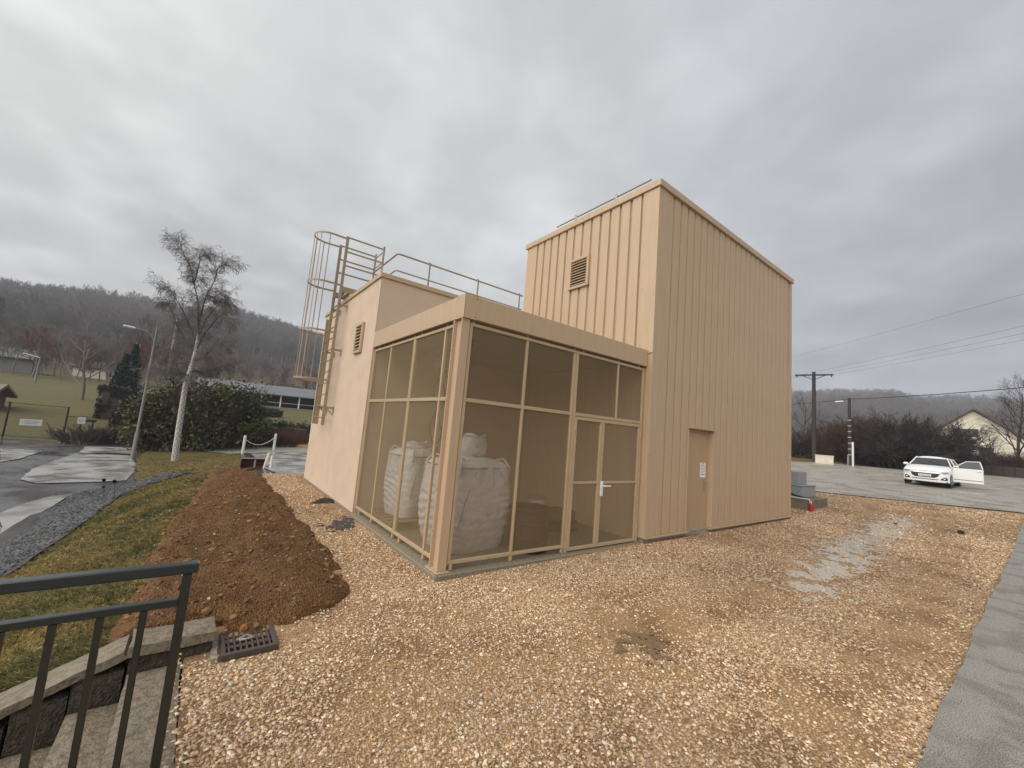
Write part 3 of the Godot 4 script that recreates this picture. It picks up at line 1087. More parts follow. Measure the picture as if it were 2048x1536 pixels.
func make_screens(b: Node3D) -> void:
	# along the left side: two framed panels, x = 0.06
	for s in [[-3.50, -1.598, -2.617], [-1.568, -0.29, -0.547]]:
		var f := Node3D.new()
		hang(f, "mesh_screen", b)
		f.set_meta("facing", "x")
		var x := 0.06
		var z0: float = s[0]
		var z1: float = s[1]
		var zm: float = s[2]
		for z in [z0, zm, z1]:
			screen_bar(Vector3(x, 0.125, z), Vector3(x, 3.085, z), f, 0.045 if z != zm else 0.038)
		for y in [0.1, 3.108]:
			screen_bar(Vector3(x, y, z0 - 0.0225), Vector3(x, y, z1 + 0.0225), f)
		for q in [[z0 + 0.0225, zm - 0.019], [zm + 0.019, z1 - 0.0225]]:
			screen_bar(Vector3(x, 2.115, q[0]), Vector3(x, 2.115, q[1]), f, 0.05, 0.034)
			mesh_pane(Vector3(x, 0.12, q[0] - 0.004), Vector3(x, 2.095, q[1] + 0.004), f)
			mesh_pane(Vector3(x, 2.135, q[0] - 0.004), Vector3(x, 3.09, q[1] + 0.004), f)
		for z in [z0 + 0.2, zm, z1 - 0.03]:
			screen_bar(Vector3(x, 0.004, z), Vector3(x, 0.076, z), f, 0.04, 0.036, "foot")
			screen_bar(Vector3(x, 3.132, z), Vector3(x, 3.2, z), f, 0.03, 0.012, "lug")
	# along the front: one fixed panel, the panel over the door and the double door, z = -0.06
	var f := Node3D.new()
	hang(f, "mesh_screen", b)
	var z := -0.06
	for x in [0.155, 1.12, 2.105]:
		screen_bar(Vector3(x, 0.125, z), Vector3(x, 3.085, z), f, 0.045 if x != 1.12 else 0.038)
	for y in [0.1, 3.108]:
		screen_bar(Vector3(0.1325, y, z), Vector3(2.1275, y, z), f)
	for q in [[0.1775, 1.101], [1.139, 2.0825]]:
		screen_bar(Vector3(q[0], 2.115, z), Vector3(q[1], 2.115, z), f, 0.05, 0.034)
		mesh_pane(Vector3(q[0] - 0.004, 0.12, z), Vector3(q[1] + 0.004, 2.095, z), f)
		mesh_pane(Vector3(q[0] - 0.004, 2.135, z), Vector3(q[1] + 0.004, 3.09, z), f)
	for x in [0.19, 1.12, 2.09]:
		screen_bar(Vector3(x, 0.004, z), Vector3(x, 0.076, z), f, 0.045, 0.036, "foot")
		screen_bar(Vector3(x, 3.132, z), Vector3(x, 3.2, z), f, 0.035, 0.012, "lug")
	var t := Node3D.new()
	hang(t, "mesh_screen", b)
	for x in [2.162, 3.925]:
		screen_bar(Vector3(x, 0.004, z), Vector3(x, 3.085, z), t, 0.052, 0.045)
	screen_bar(Vector3(2.136, 3.108, z), Vector3(3.951, 3.108, z), t)
	screen_bar(Vector3(2.188, 2.115, z), Vector3(3.899, 2.115, z), t, 0.05, 0.034)
	screen_bar(Vector3(3.2, 2.14, z), Vector3(3.2, 3.085, z), t, 0.036, 0.036)
	for q in [[2.184, 3.186], [3.214, 3.903]]:
		mesh_pane(Vector3(q[0], 2.135, z), Vector3(q[1], 3.09, z), t)
	for x in [2.3, 3.2, 3.8]:
		screen_bar(Vector3(x, 3.132, z), Vector3(x, 3.2, z), t, 0.035, 0.012, "lug")
	for s in [[2.193, 2.853, "left"], [2.859, 3.895, "right"]]:
		var d := Node3D.new()
		hang(d, "mesh_door", b)
		var x0: float = s[0]
		var x1: float = s[1]
		for x in [x0 + 0.025, x1 - 0.025]:
			screen_bar(Vector3(x, 0.07, z), Vector3(x, 2.03, z), d, 0.05, 0.045)
		for y in [0.045, 2.055]:
			screen_bar(Vector3(x0, y, z), Vector3(x1, y, z), d, 0.05, 0.045)
		screen_bar(Vector3(x0 + 0.05, 1.045, z), Vector3(x1 - 0.05, 1.045, z), d, 0.04, 0.034)
		mesh_pane(Vector3(x0 + 0.046, 0.066, z), Vector3(x1 - 0.046, 1.029, z), d)
		mesh_pane(Vector3(x0 + 0.046, 1.061, z), Vector3(x1 - 0.046, 2.034, z), d)
		var hx := x0 - 0.004 if s[2] == "left" else x1 + 0.004
		for y in [0.22, 1.0, 1.85]:
			var mb := Mb.new()
			mb.lathe([Vector2(0.0, 0.0), Vector2(0.012, 0.0), Vector2(0.012, 0.11), Vector2(0.0, 0.11)], Vector3(hx, y, z + 0.03), 8)
			part(mb, "hinge", M.paint_pale, d)
		if s[2] == "right":
			var lock := Mb.new()
			lock.box(Vector3(x0 + 0.03, 0.95, z + 0.042), Vector3(0.05, 0.24, 0.035), 0.006)
			var lo := part(lock, "lock_case", M.white, d)
			var mb := Mb.new()
			mb.tube([Vector3(x0 + 0.03, 1.0, z + 0.05), Vector3(x0 + 0.03, 1.0, z + 0.10), Vector3(x0 + 0.05, 1.0, z + 0.115), Vector3(x0 + 0.17, 1.0, z + 0.115)], [0.012, 0.012, 0.012, 0.013], 8, true)
			part(mb, "handle", M.white, lo)


func make_building() -> void:
	var b := thing("utility_building", "tan utility building with stucco block, ribbed metal tower and mesh enclosure", "building")
	# stucco block
	boxed(Vector3(0.45, -0.35, -8.21), Vector3(10.6, 4.63, -3.51), 0.0, "stucco_wall", M.stucco, b)
	var skin := Mb.new()
	for q in [[-0.35, 3.17, -8.21, -3.51], [3.79, 4.63, -8.21, -3.51], [3.17, 3.79, -8.21, -4.72], [3.17, 3.79, -4.26, -3.51]]:
		skin.span(Vector3(0, q[0], q[2]), Vector3(0.449, q[1], q[3]))
	part(skin, "stucco_wall", M.stucco, b)
	boxed(Vector3(-0.025, -0.35, -8.23), Vector3(-0.001, -0.005, -3.56), 0.004, "plinth", M.slab, b)
	boxed(Vector3(-0.035, 4.615, -3.81), Vector3(10.6, 4.712, -3.476), 0.006, "parapet_cap", M.paint, b)
	boxed(Vector3(-0.035, 4.615, -8.245), Vector3(0.30, 4.710, -3.813), 0.006, "parapet_cap", M.paint, b)
	var bead := Mb.new()
	bead.tube([Vector3(0.002, 0.0, -3.512), Vector3(0.002, 4.61, -3.512)], [0.006, 0.006], 6)
	part(bead, "corner_bead", M.paint_pale, b)
	louvre("small louvred vent in the stucco wall", 0.50, 0.66, 7, b, Transform3D(Basis(Vector3.UP, -PI * 0.5), Vector3(-0.002, 3.15, -4.74)))
	# floor and roof of the enclosure
	boxed(Vector3(-0.06, -0.3, -3.50), Vector3(3.97, 0.0, 0.05), 0.012, "floor_slab", M.slab, b)
	boxed(Vector3(0.045, 3.22, -3.505), Vector3(3.97, 3.43, -0.045), 0.0, "roof_deck", M.deck, b)
	for x in [[0.0, 2.146], [2.149, 3.966]]:
		var mb := Mb.new()
		mb.span(Vector3(x[0], 3.1685, -0.035), Vector3(x[1], 3.478, 0.0), 0.004)
		mb.span(Vector3(x[0] + 0.002, 3.1685, -0.09), Vector3(x[1] - 0.002, 3.172, -0.036))
		part(mb, "fascia", M.paint, b)
	var side := Mb.new()
	side.span(Vector3(0.0, 3.1685, -3.508), Vector3(0.035, 3.477, -0.037), 0.004)
	part(side, "fascia", M.paint, b)
	var corner := Mb.new()
	corner.span(Vector3(-0.004, 3.165, 0.0005), Vector3(0.20, 3.482, 0.004))
	corner.span(Vector3(-0.004, 3.165, -0.20), Vector3(-0.0005, 3.482, 0.004))
	var fc := part(corner, "fascia_corner", M.paint, b)
	for p in [Vector3(0.17, 3.44, 0.004), Vector3(0.17, 3.20, 0.004)]:
		screw_at(p, fc, Vector3.BACK)
	for p in [Vector3(-0.004, 3.44, -0.17), Vector3(-0.004, 3.20, -0.17)]:
		screw_at(p, fc, Vector3.LEFT)
	# rolled steel corner post
	var post := Mb.new()
	post.span(Vector3(-0.005, 0.016, -0.045), Vector3(0.12, 3.20, -0.028), 0.003)
	post.span(Vector3(0.045, 0.016, -0.235), Vector3(0.062, 3.20, -0.046))
	post.span(Vector3(-0.005, 0.016, -0.255), Vector3(0.12, 3.20, -0.237), 0.003)
	var po := part(post, "corner_post", M.paint, b)
	boxed(Vector3(-0.035, 0.001, -0.30), Vector3(0.15, 0.015, 0.02), 0.003, "base_plate", M.paint_pale, po)
	for y in [0.45, 0.95, 1.6, 2.1, 2.75]:
		screw_at(Vector3(-0.005, y, -0.246), po, Vector3.LEFT)
	make_screens(b)
	# tower
	boxed(Vector3(4.02, -0.35, -3.93), Vector3(10.67, 0.099, 0.035), 0.01, "plinth", M.concrete, b)
	boxed(Vector3(4.42, 0.1, -3.93), Vector3(10.67, 6.74, -0.055), 0.0, "tower_core", M.inner, b)
	var left_wall := Mb.new()
	for q in [[0.1, 5.17, -3.93, -0.055], [5.86, 6.74, -3.93, -0.055], [5.17, 5.86, -3.93, -2.215], [5.17, 5.86, -1.645, -0.055]]:
		left_wall.span(Vector3(4.02, q[0], q[2]), Vector3(4.419, q[1], q[3]))
	part(left_wall, "inner_wall", M.inner, b)
	for s in [[Vector3(4.02, 0.1, -0.054), Vector3(5.335, 6.74, 0.03)], [Vector3(6.325, 0.1, -0.054), Vector3(10.67, 6.74, 0.03)], [Vector3(5.336, 2.12, -0.054), Vector3(6.324, 6.74, 0.03)]]:
		boxed(s[0], s[1], 0.0, "inner_wall", M.inner, b)
	boxed(Vector3(3.985, 0.0, -3.50), Vector3(4.018, 3.42, -0.14), 0.0, "inner_wall", M.inner, b)
	# cladding: front from the corner trim to the far end, left face above the enclosure roof
	var full := clad_sheet(0.27, 6.64)
	var over_door := clad_sheet(0.27, 6.74 - 2.165)
	var x := 4.27
	while x < 10.45:
		var w := minf(0.27, 10.62 - x)
		if x + w > 5.32 and x < 6.34:
			part(over_door, "cladding_panel", M.paint, b, Vector3(x, 2.165, 0.088))
		else:
			part(full if w > 0.269 else clad_sheet(w, 6.64), "cladding_panel", M.paint, b, Vector3(x, 0.1, 0.088))
		x += 0.27
	# slivers of cladding beside the door, below the lintel
	for s in [[5.08, 5.298], [6.364, 6.43]]:
		part(clad_sheet(s[1] - s[0], 2.06), "cladding_panel", M.paint, b, Vector3(s[0], 0.1, 0.0875))
	var side_sheet := clad_sheet(0.27, 6.74 - 3.44)
	var z := -0.26
	while z > -3.9:
		var w := minf(0.27, z + 3.93)
		# panels behind the vent are cut out round its opening
		var cuts := [[3.44, 6.74]]
		if z > -2.2 and z - w < -1.66:
			cuts = [[3.44, 5.19], [5.84, 6.74]]
		for c in cuts:
			var o := part(side_sheet if w > 0.269 and cuts.size() == 1 else clad_sheet(w, c[1] - c[0]), "cladding_panel", M.paint, b)
			o.transform = Transform3D(Basis(Vector3.UP, -PI * 0.5), Vector3(3.98, c[0], z - w))
		if cuts.size() == 2:
			for e in [[z - w, minf(z, -2.20)], [maxf(z - w, -1.66), z]]:
				if e[1] - e[0] > 0.01:
					var o := part(clad_sheet(e[1] - e[0], 0.649), "cladding_panel", M.paint, b)
					o.transform = Transform3D(Basis(Vector3.UP, -PI * 0.5), Vector3(3.98, 5.1905, e[0]))
		if z > -3.6:
			for y in ([3.62, 5.05] if int(z * 100.0) % 2 == 0 else [3.62, 6.3]):
				screw_at(Vector3(3.98, y, z - 0.05), b, Vector3.LEFT)
		z -= 0.27
	# corner, end and foot trims
	var trim := Mb.new()
	trim.span(Vector3(3.974, 0.075, 0.0885), Vector3(4.275, 6.745, 0.096), 0.002)
	trim.span(Vector3(3.972, 3.445, -0.27), Vector3(3.979, 6.744, 0.0955), 0.002)
	trim.span(Vector3(3.976, 0.075, -0.12), Vector3(3.983, 3.444, 0.0955), 0.002)
	trim.span(Vector3(3.958, 3.425, -0.02), Vector3(3.9715, 3.452, 0.101), 0.002)
	var tr := part(trim, "corner_trim", M.paint, b)
	for y in [0.5, 1.6, 2.7, 3.6, 4.7, 5.6, 6.45]:
		screw_at(Vector3(4.20, y, 0.096), tr, Vector3.BACK)
		if y > 3.5:
			screw_at(Vector3(3.972, y, -0.2), tr, Vector3.LEFT)
	boxed(Vector3(10.60, 0.075, -0.1), Vector3(10.73, 6.745, 0.0965), 0.004, "end_trim", M.paint, b)
	boxed(Vector3(10.671, 0.1, -3.9), Vector3(10.70, 6.74, -0.101), 0.0, "end_wall", M.paint, b)
	boxed(Vector3(4.0, 3.44, -3.985), Vector3(10.70, 6.74, -3.931), 0.0, "rear_wall", M.paint, b)
	for s in [[3.985, 5.40], [6.25, 10.735]]:
		var foot := Mb.new()
		foot.span(Vector3(s[0], 0.070, 0.048), Vector3(s[1], 0.0975, 0.118), 0.004)
		foot.span(Vector3(s[0] + 0.003, 0.098, 0.0975), Vector3(s[1] - 0.003, 0.116, 0.104))
		part(foot, "foot_trim", M.paint_pale, b)
	# roof edge
	for s in [[Vector3(3.935, 6.742, 0.03), Vector3(10.765, 6.878, 0.135)], [Vector3(3.936, 6.742, -4.02), Vector3(4.05, 6.877, 0.029)], [Vector3(10.66, 6.742, -4.02), Vector3(10.764, 6.877, 0.029)], [Vector3(4.051, 6.742, -4.02), Vector3(10.659, 6.877, -3.93)]]:
		boxed(s[0], s[1], 0.006, "roof_edge", M.paint, b)
	boxed(Vector3(4.04, 6.741, -3.94), Vector3(10.67, 6.82, 0.04), 0.0, "roof", M.roof_grey, b)
	louvre("louvred vent high in the ribbed tower wall", 0.61, 0.73, 9, b, Transform3D(Basis(Vector3.UP, -PI * 0.5), Vector3(3.978, 5.15, -2.235)))
	# metal door with lintel, reveals, handle and notice
	var d := Node3D.new()
	hang(d, "metal_door", b)
	d.set_meta("label", "plain tan metal door with a white notice")
	boxed(Vector3(5.375, -0.012, -0.05), Vector3(6.285, 2.055, -0.012), 0.003, "door_leaf", M.door_paint, d)
	for s in [[Vector3(5.337, -0.012, -0.053), Vector3(5.373, 2.118, 0.0)], [Vector3(6.287, -0.012, -0.053), Vector3(6.323, 2.118, 0.0)], [Vector3(5.374, 2.057, -0.053), Vector3(6.286, 2.118, 0.0)]]:
		boxed(s[0], s[1], 0.003, "door_frame", M.door_paint, d)
	for s in [[Vector3(5.30, 0.1, 0.001), Vector3(5.334, 2.119, 0.099)], [Vector3(6.326, 0.1, 0.001), Vector3(6.362, 2.119, 0.099)]]:
		boxed(s[0], s[1], 0.003, "reveal", M.paint, d)
	boxed(Vector3(5.28, 2.121, 0.001), Vector3(6.385, 2.160, 0.128), 0.004, "lintel", M.paint_pale, d)
	boxed(Vector3(5.30, -0.2, -0.06), Vector3(6.36, -0.015, 0.06), 0.005, "threshold", M.concrete, d)
	var hd := Mb.new()
	hd.box(Vector3(6.19, 0.98, -0.007), Vector3(0.045, 0.24, 0.012), 0.003)
	hd.tube([Vector3(6.19, 1.04, -0.005), Vector3(6.19, 1.04, 0.05), Vector3(6.17, 1.04, 0.06), Vector3(6.06, 1.04, 0.06)], [0.011, 0.011, 0.011, 0.011], 8, true)
	part(hd, "handle", M.galvanised, d)
	var np := Mb.new()
	np.span(Vector3(6.005, 1.13, -0.0115), Vector3(6.225, 1.44, -0.0085), 0.0)
	var board := part(np, "notice", M.white, d)
	var sheet_mb := Mb.new()
	sheet_mb.uvquad(Vector3(6.007, 1.438, -0.0075), Vector3(6.223, 1.438, -0.0075), Vector3(6.223, 1.132, -0.0075), Vector3(6.007, 1.132, -0.0075), Vector3.BACK)
	part(sheet_mb, "print", notice_print(), board)


func notice_print() -> StandardMaterial3D:
	# black heading, paragraphs of small grey type, dark bottom line
	var img := Image.create(88, 124, false, Image.FORMAT_RGB8)
	img.fill(Color(0.93, 0.93, 0.92))
	var r := RandomNumberGenerator.new()
	r.seed = 9
	img.fill_rect(Rect2i(30, 6, 30, 7), Color(0.1, 0.1, 0.1))
	for k in 19:
		var y := 19 + k * 4
		if k % 6 == 5:
			continue
		var x := 10
		while x < 76:
			var w := r.randi_range(3, 11)
			img.fill_rect(Rect2i(x, y, mini(w, 78 - x), 2), Color(0.5, 0.5, 0.52))
			x += w + 2
	img.fill_rect(Rect2i(12, 98, 64, 5), Color(0.22, 0.22, 0.25))
	var m := StandardMaterial3D.new()
	m.albedo_texture = ImageTexture.create_from_image(img)
	m.roughness = 0.5
	return m


func pole(pts: Array, r: float, called: String, mat: Material, parent: Node, sides := 8) -> MeshInstance3D:
	var mb := Mb.new()
	var rads := []
	for p in pts:
		rads.append(r)
	mb.tube(pts, rads, sides, true)
	return part(mb, called, mat, parent)


func make_roof_rails() -> void:
	var g := thing("roof_guardrail", "tubular guard rail on the stucco roof with rounded corner", "guard rail", Vector3(0.5, 4.71, -4.2))
	var top := [Vector3(3.6, 0.79, 0.0), Vector3(0.03, 0.79, 0.0), Vector3(0.0, 0.79, -0.03), Vector3(0.0, 0.79, -1.72)]
	var mid := [Vector3(3.6, 0.40, 0.0), Vector3(0.03, 0.40, 0.0), Vector3(0.0, 0.40, -0.03), Vector3(0.0, 0.40, -1.72)]
	pole(top, 0.021, "top_rail", M.galvanised, g)
	pole(mid, 0.017, "middle_rail", M.galvanised, g)
	for x in [0.78, 2.13, 3.48]:
		var mb := Mb.new()
		mb.box(Vector3(x, 0.40, 0.032), Vector3(0.04, 0.80, 0.012), 0.002)
		mb.box(Vector3(x, 0.80, 0.0), Vector3(0.055, 0.06, 0.05), 0.006)
		mb.box(Vector3(x, -0.04, 0.10), Vector3(0.10, 0.08, 0.16), 0.004)
		part(mb, "post", M.galvanised, g)
	var pb := Mb.new()
	pb.box(Vector3(-0.03, 0.38, -0.9), Vector3(0.012, 0.80, 0.04), 0.002)
	pb.box(Vector3(-0.1, -0.03, -0.9), Vector3(0.16, 0.06, 0.10), 0.004)
	part(pb, "post", M.galvanised, g)
	var t := thing("roof_guardrail", "low folded guard rail lying along the tower roof edge", "guard rail", Vector3(4.03, 6.93, -0.15))
	pole([Vector3(0, 0.085, 0.0), Vector3(0, 0.085, -2.75)], 0.018, "top_rail", M.galvanised, t)
	for z in [-0.85, -2.05]:
		var mb := Mb.new()
		mb.box(Vector3(-0.03, 0.05, z), Vector3(0.014, 0.16, 0.07), 0.003)
		mb.box(Vector3(0.03, -0.02, z), Vector3(0.14, 0.05, 0.08), 0.003)
		part(mb, "bracket", M.galvanised, t)


func make_ladder() -> void:
	var g := thing("caged_ladder", "tan steel ladder with round safety cage fixed to the stucco wall", "ladder", Vector3(-0.2, 1.53, -6.28))
	var zn := 0.33
	var zf := -0.33
	var za := -0.67
	# stiles: two reach above the parapet, the third is short
	for s in [[zn, 4.72], [zf, 4.72], [za, 2.75]]:
		var mb := Mb.new()
		mb.span(Vector3(-0.035, 0, s[0] - 0.014), Vector3(0.035, s[1], s[0] + 0.014), 0.003)
		mb.span(Vector3(0.028, 0.002, s[0] - 0.03), Vector3(0.034, s[1] - 0.002, s[0] - 0.0145))
		var st := part(mb, "stile", M.ladder, g)
		if s[0] == zn:
			for k in 11:
				var hole := Mb.new()
				hole.lathe([Vector2(0.0, 0.003), Vector2(0.013, 0.003), Vector2(0.013, 0.0)], Vector3(0, 0.18 + 0.28 * k, s[0] + 0.0145), 8, Basis(Vector3.RIGHT, PI * 0.5))
				part(hole, "rung_end", M.screw, st)
	for k in 12:
		pole([Vector3(0, 0.18 + 0.28 * k, (za if k < 9 else zf) + 0.01), Vector3(0, 0.18 + 0.28 * k, zn - 0.01)], 0.015, "rung", M.ladder, g, 8)
	# wall brackets
	for y in [0.42, 1.83, 2.95]:
		for z in [zn, zf]:
			var mb := Mb.new()
			mb.beam(Vector3(0.03, y, z + 0.03), Vector3(0.20, y, z + 0.03), 0.012, 0.05)
			if y < 1.0:
				mb.beam(Vector3(0.04, y - 0.02, z + 0.03), Vector3(0.195, y - 0.17, z + 0.03), 0.012, 0.03)
			mb.box(Vector3(0.194, y - 0.04, z + 0.03), Vector3(0.01, 0.16, 0.07))
			part(mb, "wall_bracket", M.ladder, g)
	# safety cage: four hoops joined by uprights
	var ctr := -0.02
	var arc := []
	for k in 17:
		var a := PI * k / 16.0
		arc.append(Vector3(-0.34 - sin(a) * 0.36, 0, ctr + 0.02 + cos(a) * 0.35))
	arc.push_front(Vector3(0.0, 0, zn))
	arc.append(Vector3(0.0, 0, zf))
	for y in [1.07, 2.25, 3.45, 4.66]:
		var mb := Mb.new()
		for k in arc.size() - 1:
			mb.beam(arc[k] + Vector3.UP * y, arc[k + 1] + Vector3.UP * y, 0.008, 0.045)
		part(mb, "cage_hoop", M.ladder, g)
	for k in [2, 5, 7, 9, 11, 13, 16]:
		var p: Vector3 = arc[k] * Vector3(0.985, 1, 1)
		var mb := Mb.new()
		mb.beam(p + Vector3.UP * 1.05, p + Vector3.UP * 4.68, 0.02, 0.006, 0.0, Vector3(p.x + 0.34, 0, p.z - ctr).normalized())
		part(mb, "cage_bar", M.ladder, g)
	# landing over the parapet with side rails and end posts on the roof
	for z in [zn, zf]:
		for y in [4.70, 4.33, 3.97]:
			var mb := Mb.new()
			mb.beam(Vector3(0.036, y, z), Vector3(0.90, y, z), 0.012, 0.04)
			part(mb, "side_rail", M.ladder, g)
		var mb := Mb.new()
		mb.box(Vector3(0.925, 3.98, z), Vector3(0.045, 1.60, 0.045), 0.004)
		part(mb, "end_post", M.ladder, g)
		mb = Mb.new()
		mb.beam(Vector3(0.036, 3.36, z), Vector3(0.90, 3.36, z), 0.008, 0.15)
		part(mb, "toe_board", M.ladder, g)
	for k in 6:
		var mb := Mb.new()
		mb.box(Vector3(0.09 + k * 0.12, 3.31, 0.0), Vector3(0.075, 0.03, 0.64), 0.003)
		part(mb, "tread", M.ladder, g)
	var gate := Mb.new()
	gate.beam(Vector3(0.925, 4.35, zn), Vector3(0.925, 4.35, zf), 0.02, 0.02)
	gate.beam(Vector3(0.925, 4.65, zn), Vector3(0.925, 4.65, zf), 0.02, 0.02)
	part(gate, "gate_bar", M.ladder, g)


# ---------------------------------------------------------------- plants
func grow(mb: Mb, p: Vector3, d: Vector3, length: float, r: float, level: int, R: RandomNumberGenerator, o: Dictionary) -> void:
	var last: int = o.levels
	var segs := 4 if level < 2 else (3 if level < last else 2)
	var pts := [p]
	var rads := [r]
	var dirs := [d]
	var jit: float = o.get("jitter", 0.22)
	var lift: float = o.lift[mini(level, o.lift.size() - 1)]
	for i in segs:
		d = (d + Vector3(R.randf_range(-1, 1), R.randf_range(-1, 1), R.randf_range(-1, 1)) * jit + Vector3.UP * lift).normalized()
		p += d * (length / segs)
		pts.append(p)
		rads.append(maxf(o.get("thin", 0.004), r * lerpf(1.0, o.get("taper", 0.45), float(i + 1) / segs)))
		dirs.append(d)
	mb.tube(pts, rads, 6 if level == 0 else (4 if level == 1 else 3))
	if level >= last:
		return
	var kids: int = o.kids[level]
	for k in kids:
		var t := lerpf(o.get("low", 0.3), 1.0, (k + R.randf()) / kids)
		var f := t * segs
		var i := mini(int(f), segs - 1)
		var q: Vector3 = pts[i].lerp(pts[i + 1], f - i)
		var axis: Vector3 = dirs[i].cross(Vector3(R.randf_range(-1, 1), R.randf_range(-1, 1), R.randf_range(-1, 1))).normalized()
		if axis.length() < 0.5:
			axis = Vector3.RIGHT
		var nd: Vector3 = dirs[i].rotated(axis, o.spread * R.randf_range(0.6, 1.3))
		grow(mb, q, nd, length * o.ratio * R.randf_range(0.7, 1.2) * lerpf(1.15, 0.75, t), lerpf(rads[i], rads[i + 1], f - i) * o.get("girth", 0.55), level + 1, R, o)


func bare_tree_meshes(seed_no: int, height: float, o: Dictionary) -> Array:
	# [trunk and limbs, twigs]
	var R := RandomNumberGenerator.new()
	R.seed = seed_no
	var trunk := Mb.new()
	var crown := Mb.new()
	var pts := []
	var rads := []
	var d := Vector3(R.randf_range(-0.06, 0.06), 1, R.randf_range(-0.06, 0.06))
	var p := Vector3(0, -0.2, 0)
	var r0: float = height * o.get("stout", 0.014)
	var steps := 7
	for i in steps + 1:
		pts.append(p)
		rads.append(r0 * lerpf(1.15, 0.25, float(i) / steps))
		d = (d + Vector3(R.randf_range(-1, 1), 0.3, R.randf_range(-1, 1)) * 0.10).normalized()
		p += d * (height * 0.8 / steps)
	trunk.tube(pts, rads, 7)
	var limbs: int = o.get("limbs", 11)
	for k in limbs:
		var t := lerpf(o.get("first", 0.28), 1.0, (k + R.randf() * 0.7) / limbs)
		var f := t * steps
		var i := mini(int(f), steps - 1)
		var q: Vector3 = pts[i].lerp(pts[i + 1], f - i)
		var a := k * 2.4 + R.randf_range(-0.5, 0.5)
		var nd := Vector3(cos(a), o.get("rise", 0.8) + t * 0.6, sin(a)).normalized()
		grow(crown, q, nd, height * lerpf(o.get("reach", 0.36), 0.2, t) * R.randf_range(0.8, 1.15), rads[i] * 0.55, 1, R, o)
	return [trunk.mesh(), crown.mesh()]


const ASH := {"levels": 4, "kids": [4, 5, 5, 4], "spread": 0.65, "ratio": 0.58, "lift": [0.0, 0.10, 0.06, 0.05], "jitter": 0.20}
const WOOD := {"levels": 3, "kids": [4, 6, 6], "spread": 0.6, "ratio": 0.6, "lift": [0.0, 0.16, 0.10, 0.08], "jitter": 0.16, "thin": 0.035, "limbs": 9, "rise": 1.3, "first": 0.32, "reach": 0.34, "stout": 0.011, "taper": 0.5}


func bare_tree(called: String, label: String, meshes: Array, pos: Vector3, turn: float, scale_by: float, group := "", trunk_mat: Material = null, twig_mat: Material = null) -> Node3D:
	var t := thing(called, label, "tree", pos, group, turn)
	t.scale = Vector3.ONE * scale_by
	part(meshes[0], "trunk", trunk_mat if trunk_mat else M.bark, t)
	part(meshes[1], "crown", twig_mat if twig_mat else M.twig, t)
	return t


func leaf_card(mb: Mb, p: Vector3, s: float, R: RandomNumberGenerator) -> void:
	var a := Vector3(R.randf_range(-1, 1), R.randf_range(-0.6, 1), R.randf_range(-1, 1)).normalized()
	var b := a.cross(Vector3(R.randf_range(-1, 1), R.randf_range(-1, 1), R.randf_range(-1, 1))).normalized()
	var n := a.cross(b)
	mb.tri(p - b * s * 0.4, p + a * s, p + b * s * 0.4, n, n, n)
	mb.tri(p - b * s * 0.4, p - a * s * 0.8, p + b * s * 0.4, n, n, n)


func leafy(mb: Mb, ctr: Vector3, half: Vector3, count: int, size: float, cols: Array, R: RandomNumberGenerator, boxy := false) -> void:
	# leaf clumps spread through the outer volume of an uneven mass
	mb.tinted = true
	var clumps := maxi(8, count / 40)
	for c in clumps:
		var q: Vector3
		if boxy:
			q = Vector3(R.randf_range(-1, 1), R.randf_range(-1, 1), R.randf_range(-1, 1))
			var k := R.randi() % 5
			if k < 2:
				q.z = (1.0 if k == 0 else -1.0) * R.randf_range(0.75, 1.0)
			elif k < 4:
				q.y = R.randf_range(0.7, 1.0)
			else:
				q.x = signf(q.x) * R.randf_range(0.8, 1.0)
		else:
			q = Vector3(R.randf_range(-1, 1), R.randf_range(-1, 1), R.randf_range(-1, 1)).normalized() * pow(R.randf(), 0.35)
			q *= 1.0 + 0.25 * bumps.get_noise_3d(q.x * 90.0 + ctr.x * 30.0, q.y * 90.0, q.z * 90.0)
		var w := R.randf_range(0.7, 1.2)
		var base: Color = cols[R.randi() % cols.size()]
		var spread := half.length() * (0.09 if not boxy else 0.05)
		for i in 40:
			mb.tint = Color(base.r * w, base.g * w, base.b * w) * R.randf_range(0.8, 1.2)
			leaf_card(mb, ctr + q * half + Vector3(R.randfn(), R.randfn(), R.randfn()) * spread, size * R.randf_range(0.6, 1.3), R)


const BUSH := {"levels": 3, "kids": [6, 6, 5], "spread": 0.55, "ratio": 0.55, "lift": [0.03, 0.05, 0.04], "jitter": 0.22, "low": 0.15, "thin": 0.006}


func twig_bush(seed_no: int, wide: float, high: float, stems: int, o: Dictionary) -> ArrayMesh:
	var R := RandomNumberGenerator.new()
	R.seed = seed_no
	var mb := Mb.new()
	for k in stems:
		var a := R.randf() * TAU
		var rr := sqrt(R.randf())
		var foot := Vector3(cos(a) * rr * wide * 0.22, -0.1, sin(a) * rr * wide * 0.22)
		var d := Vector3(cos(a) * rr * wide * 0.5, high * R.randf_range(0.55, 0.9), sin(a) * rr * wide * 0.5)
		grow(mb, foot, d.normalized(), d.length() * 0.85, high * 0.008 + 0.006, 0, R, o)
	return mb.mesh()


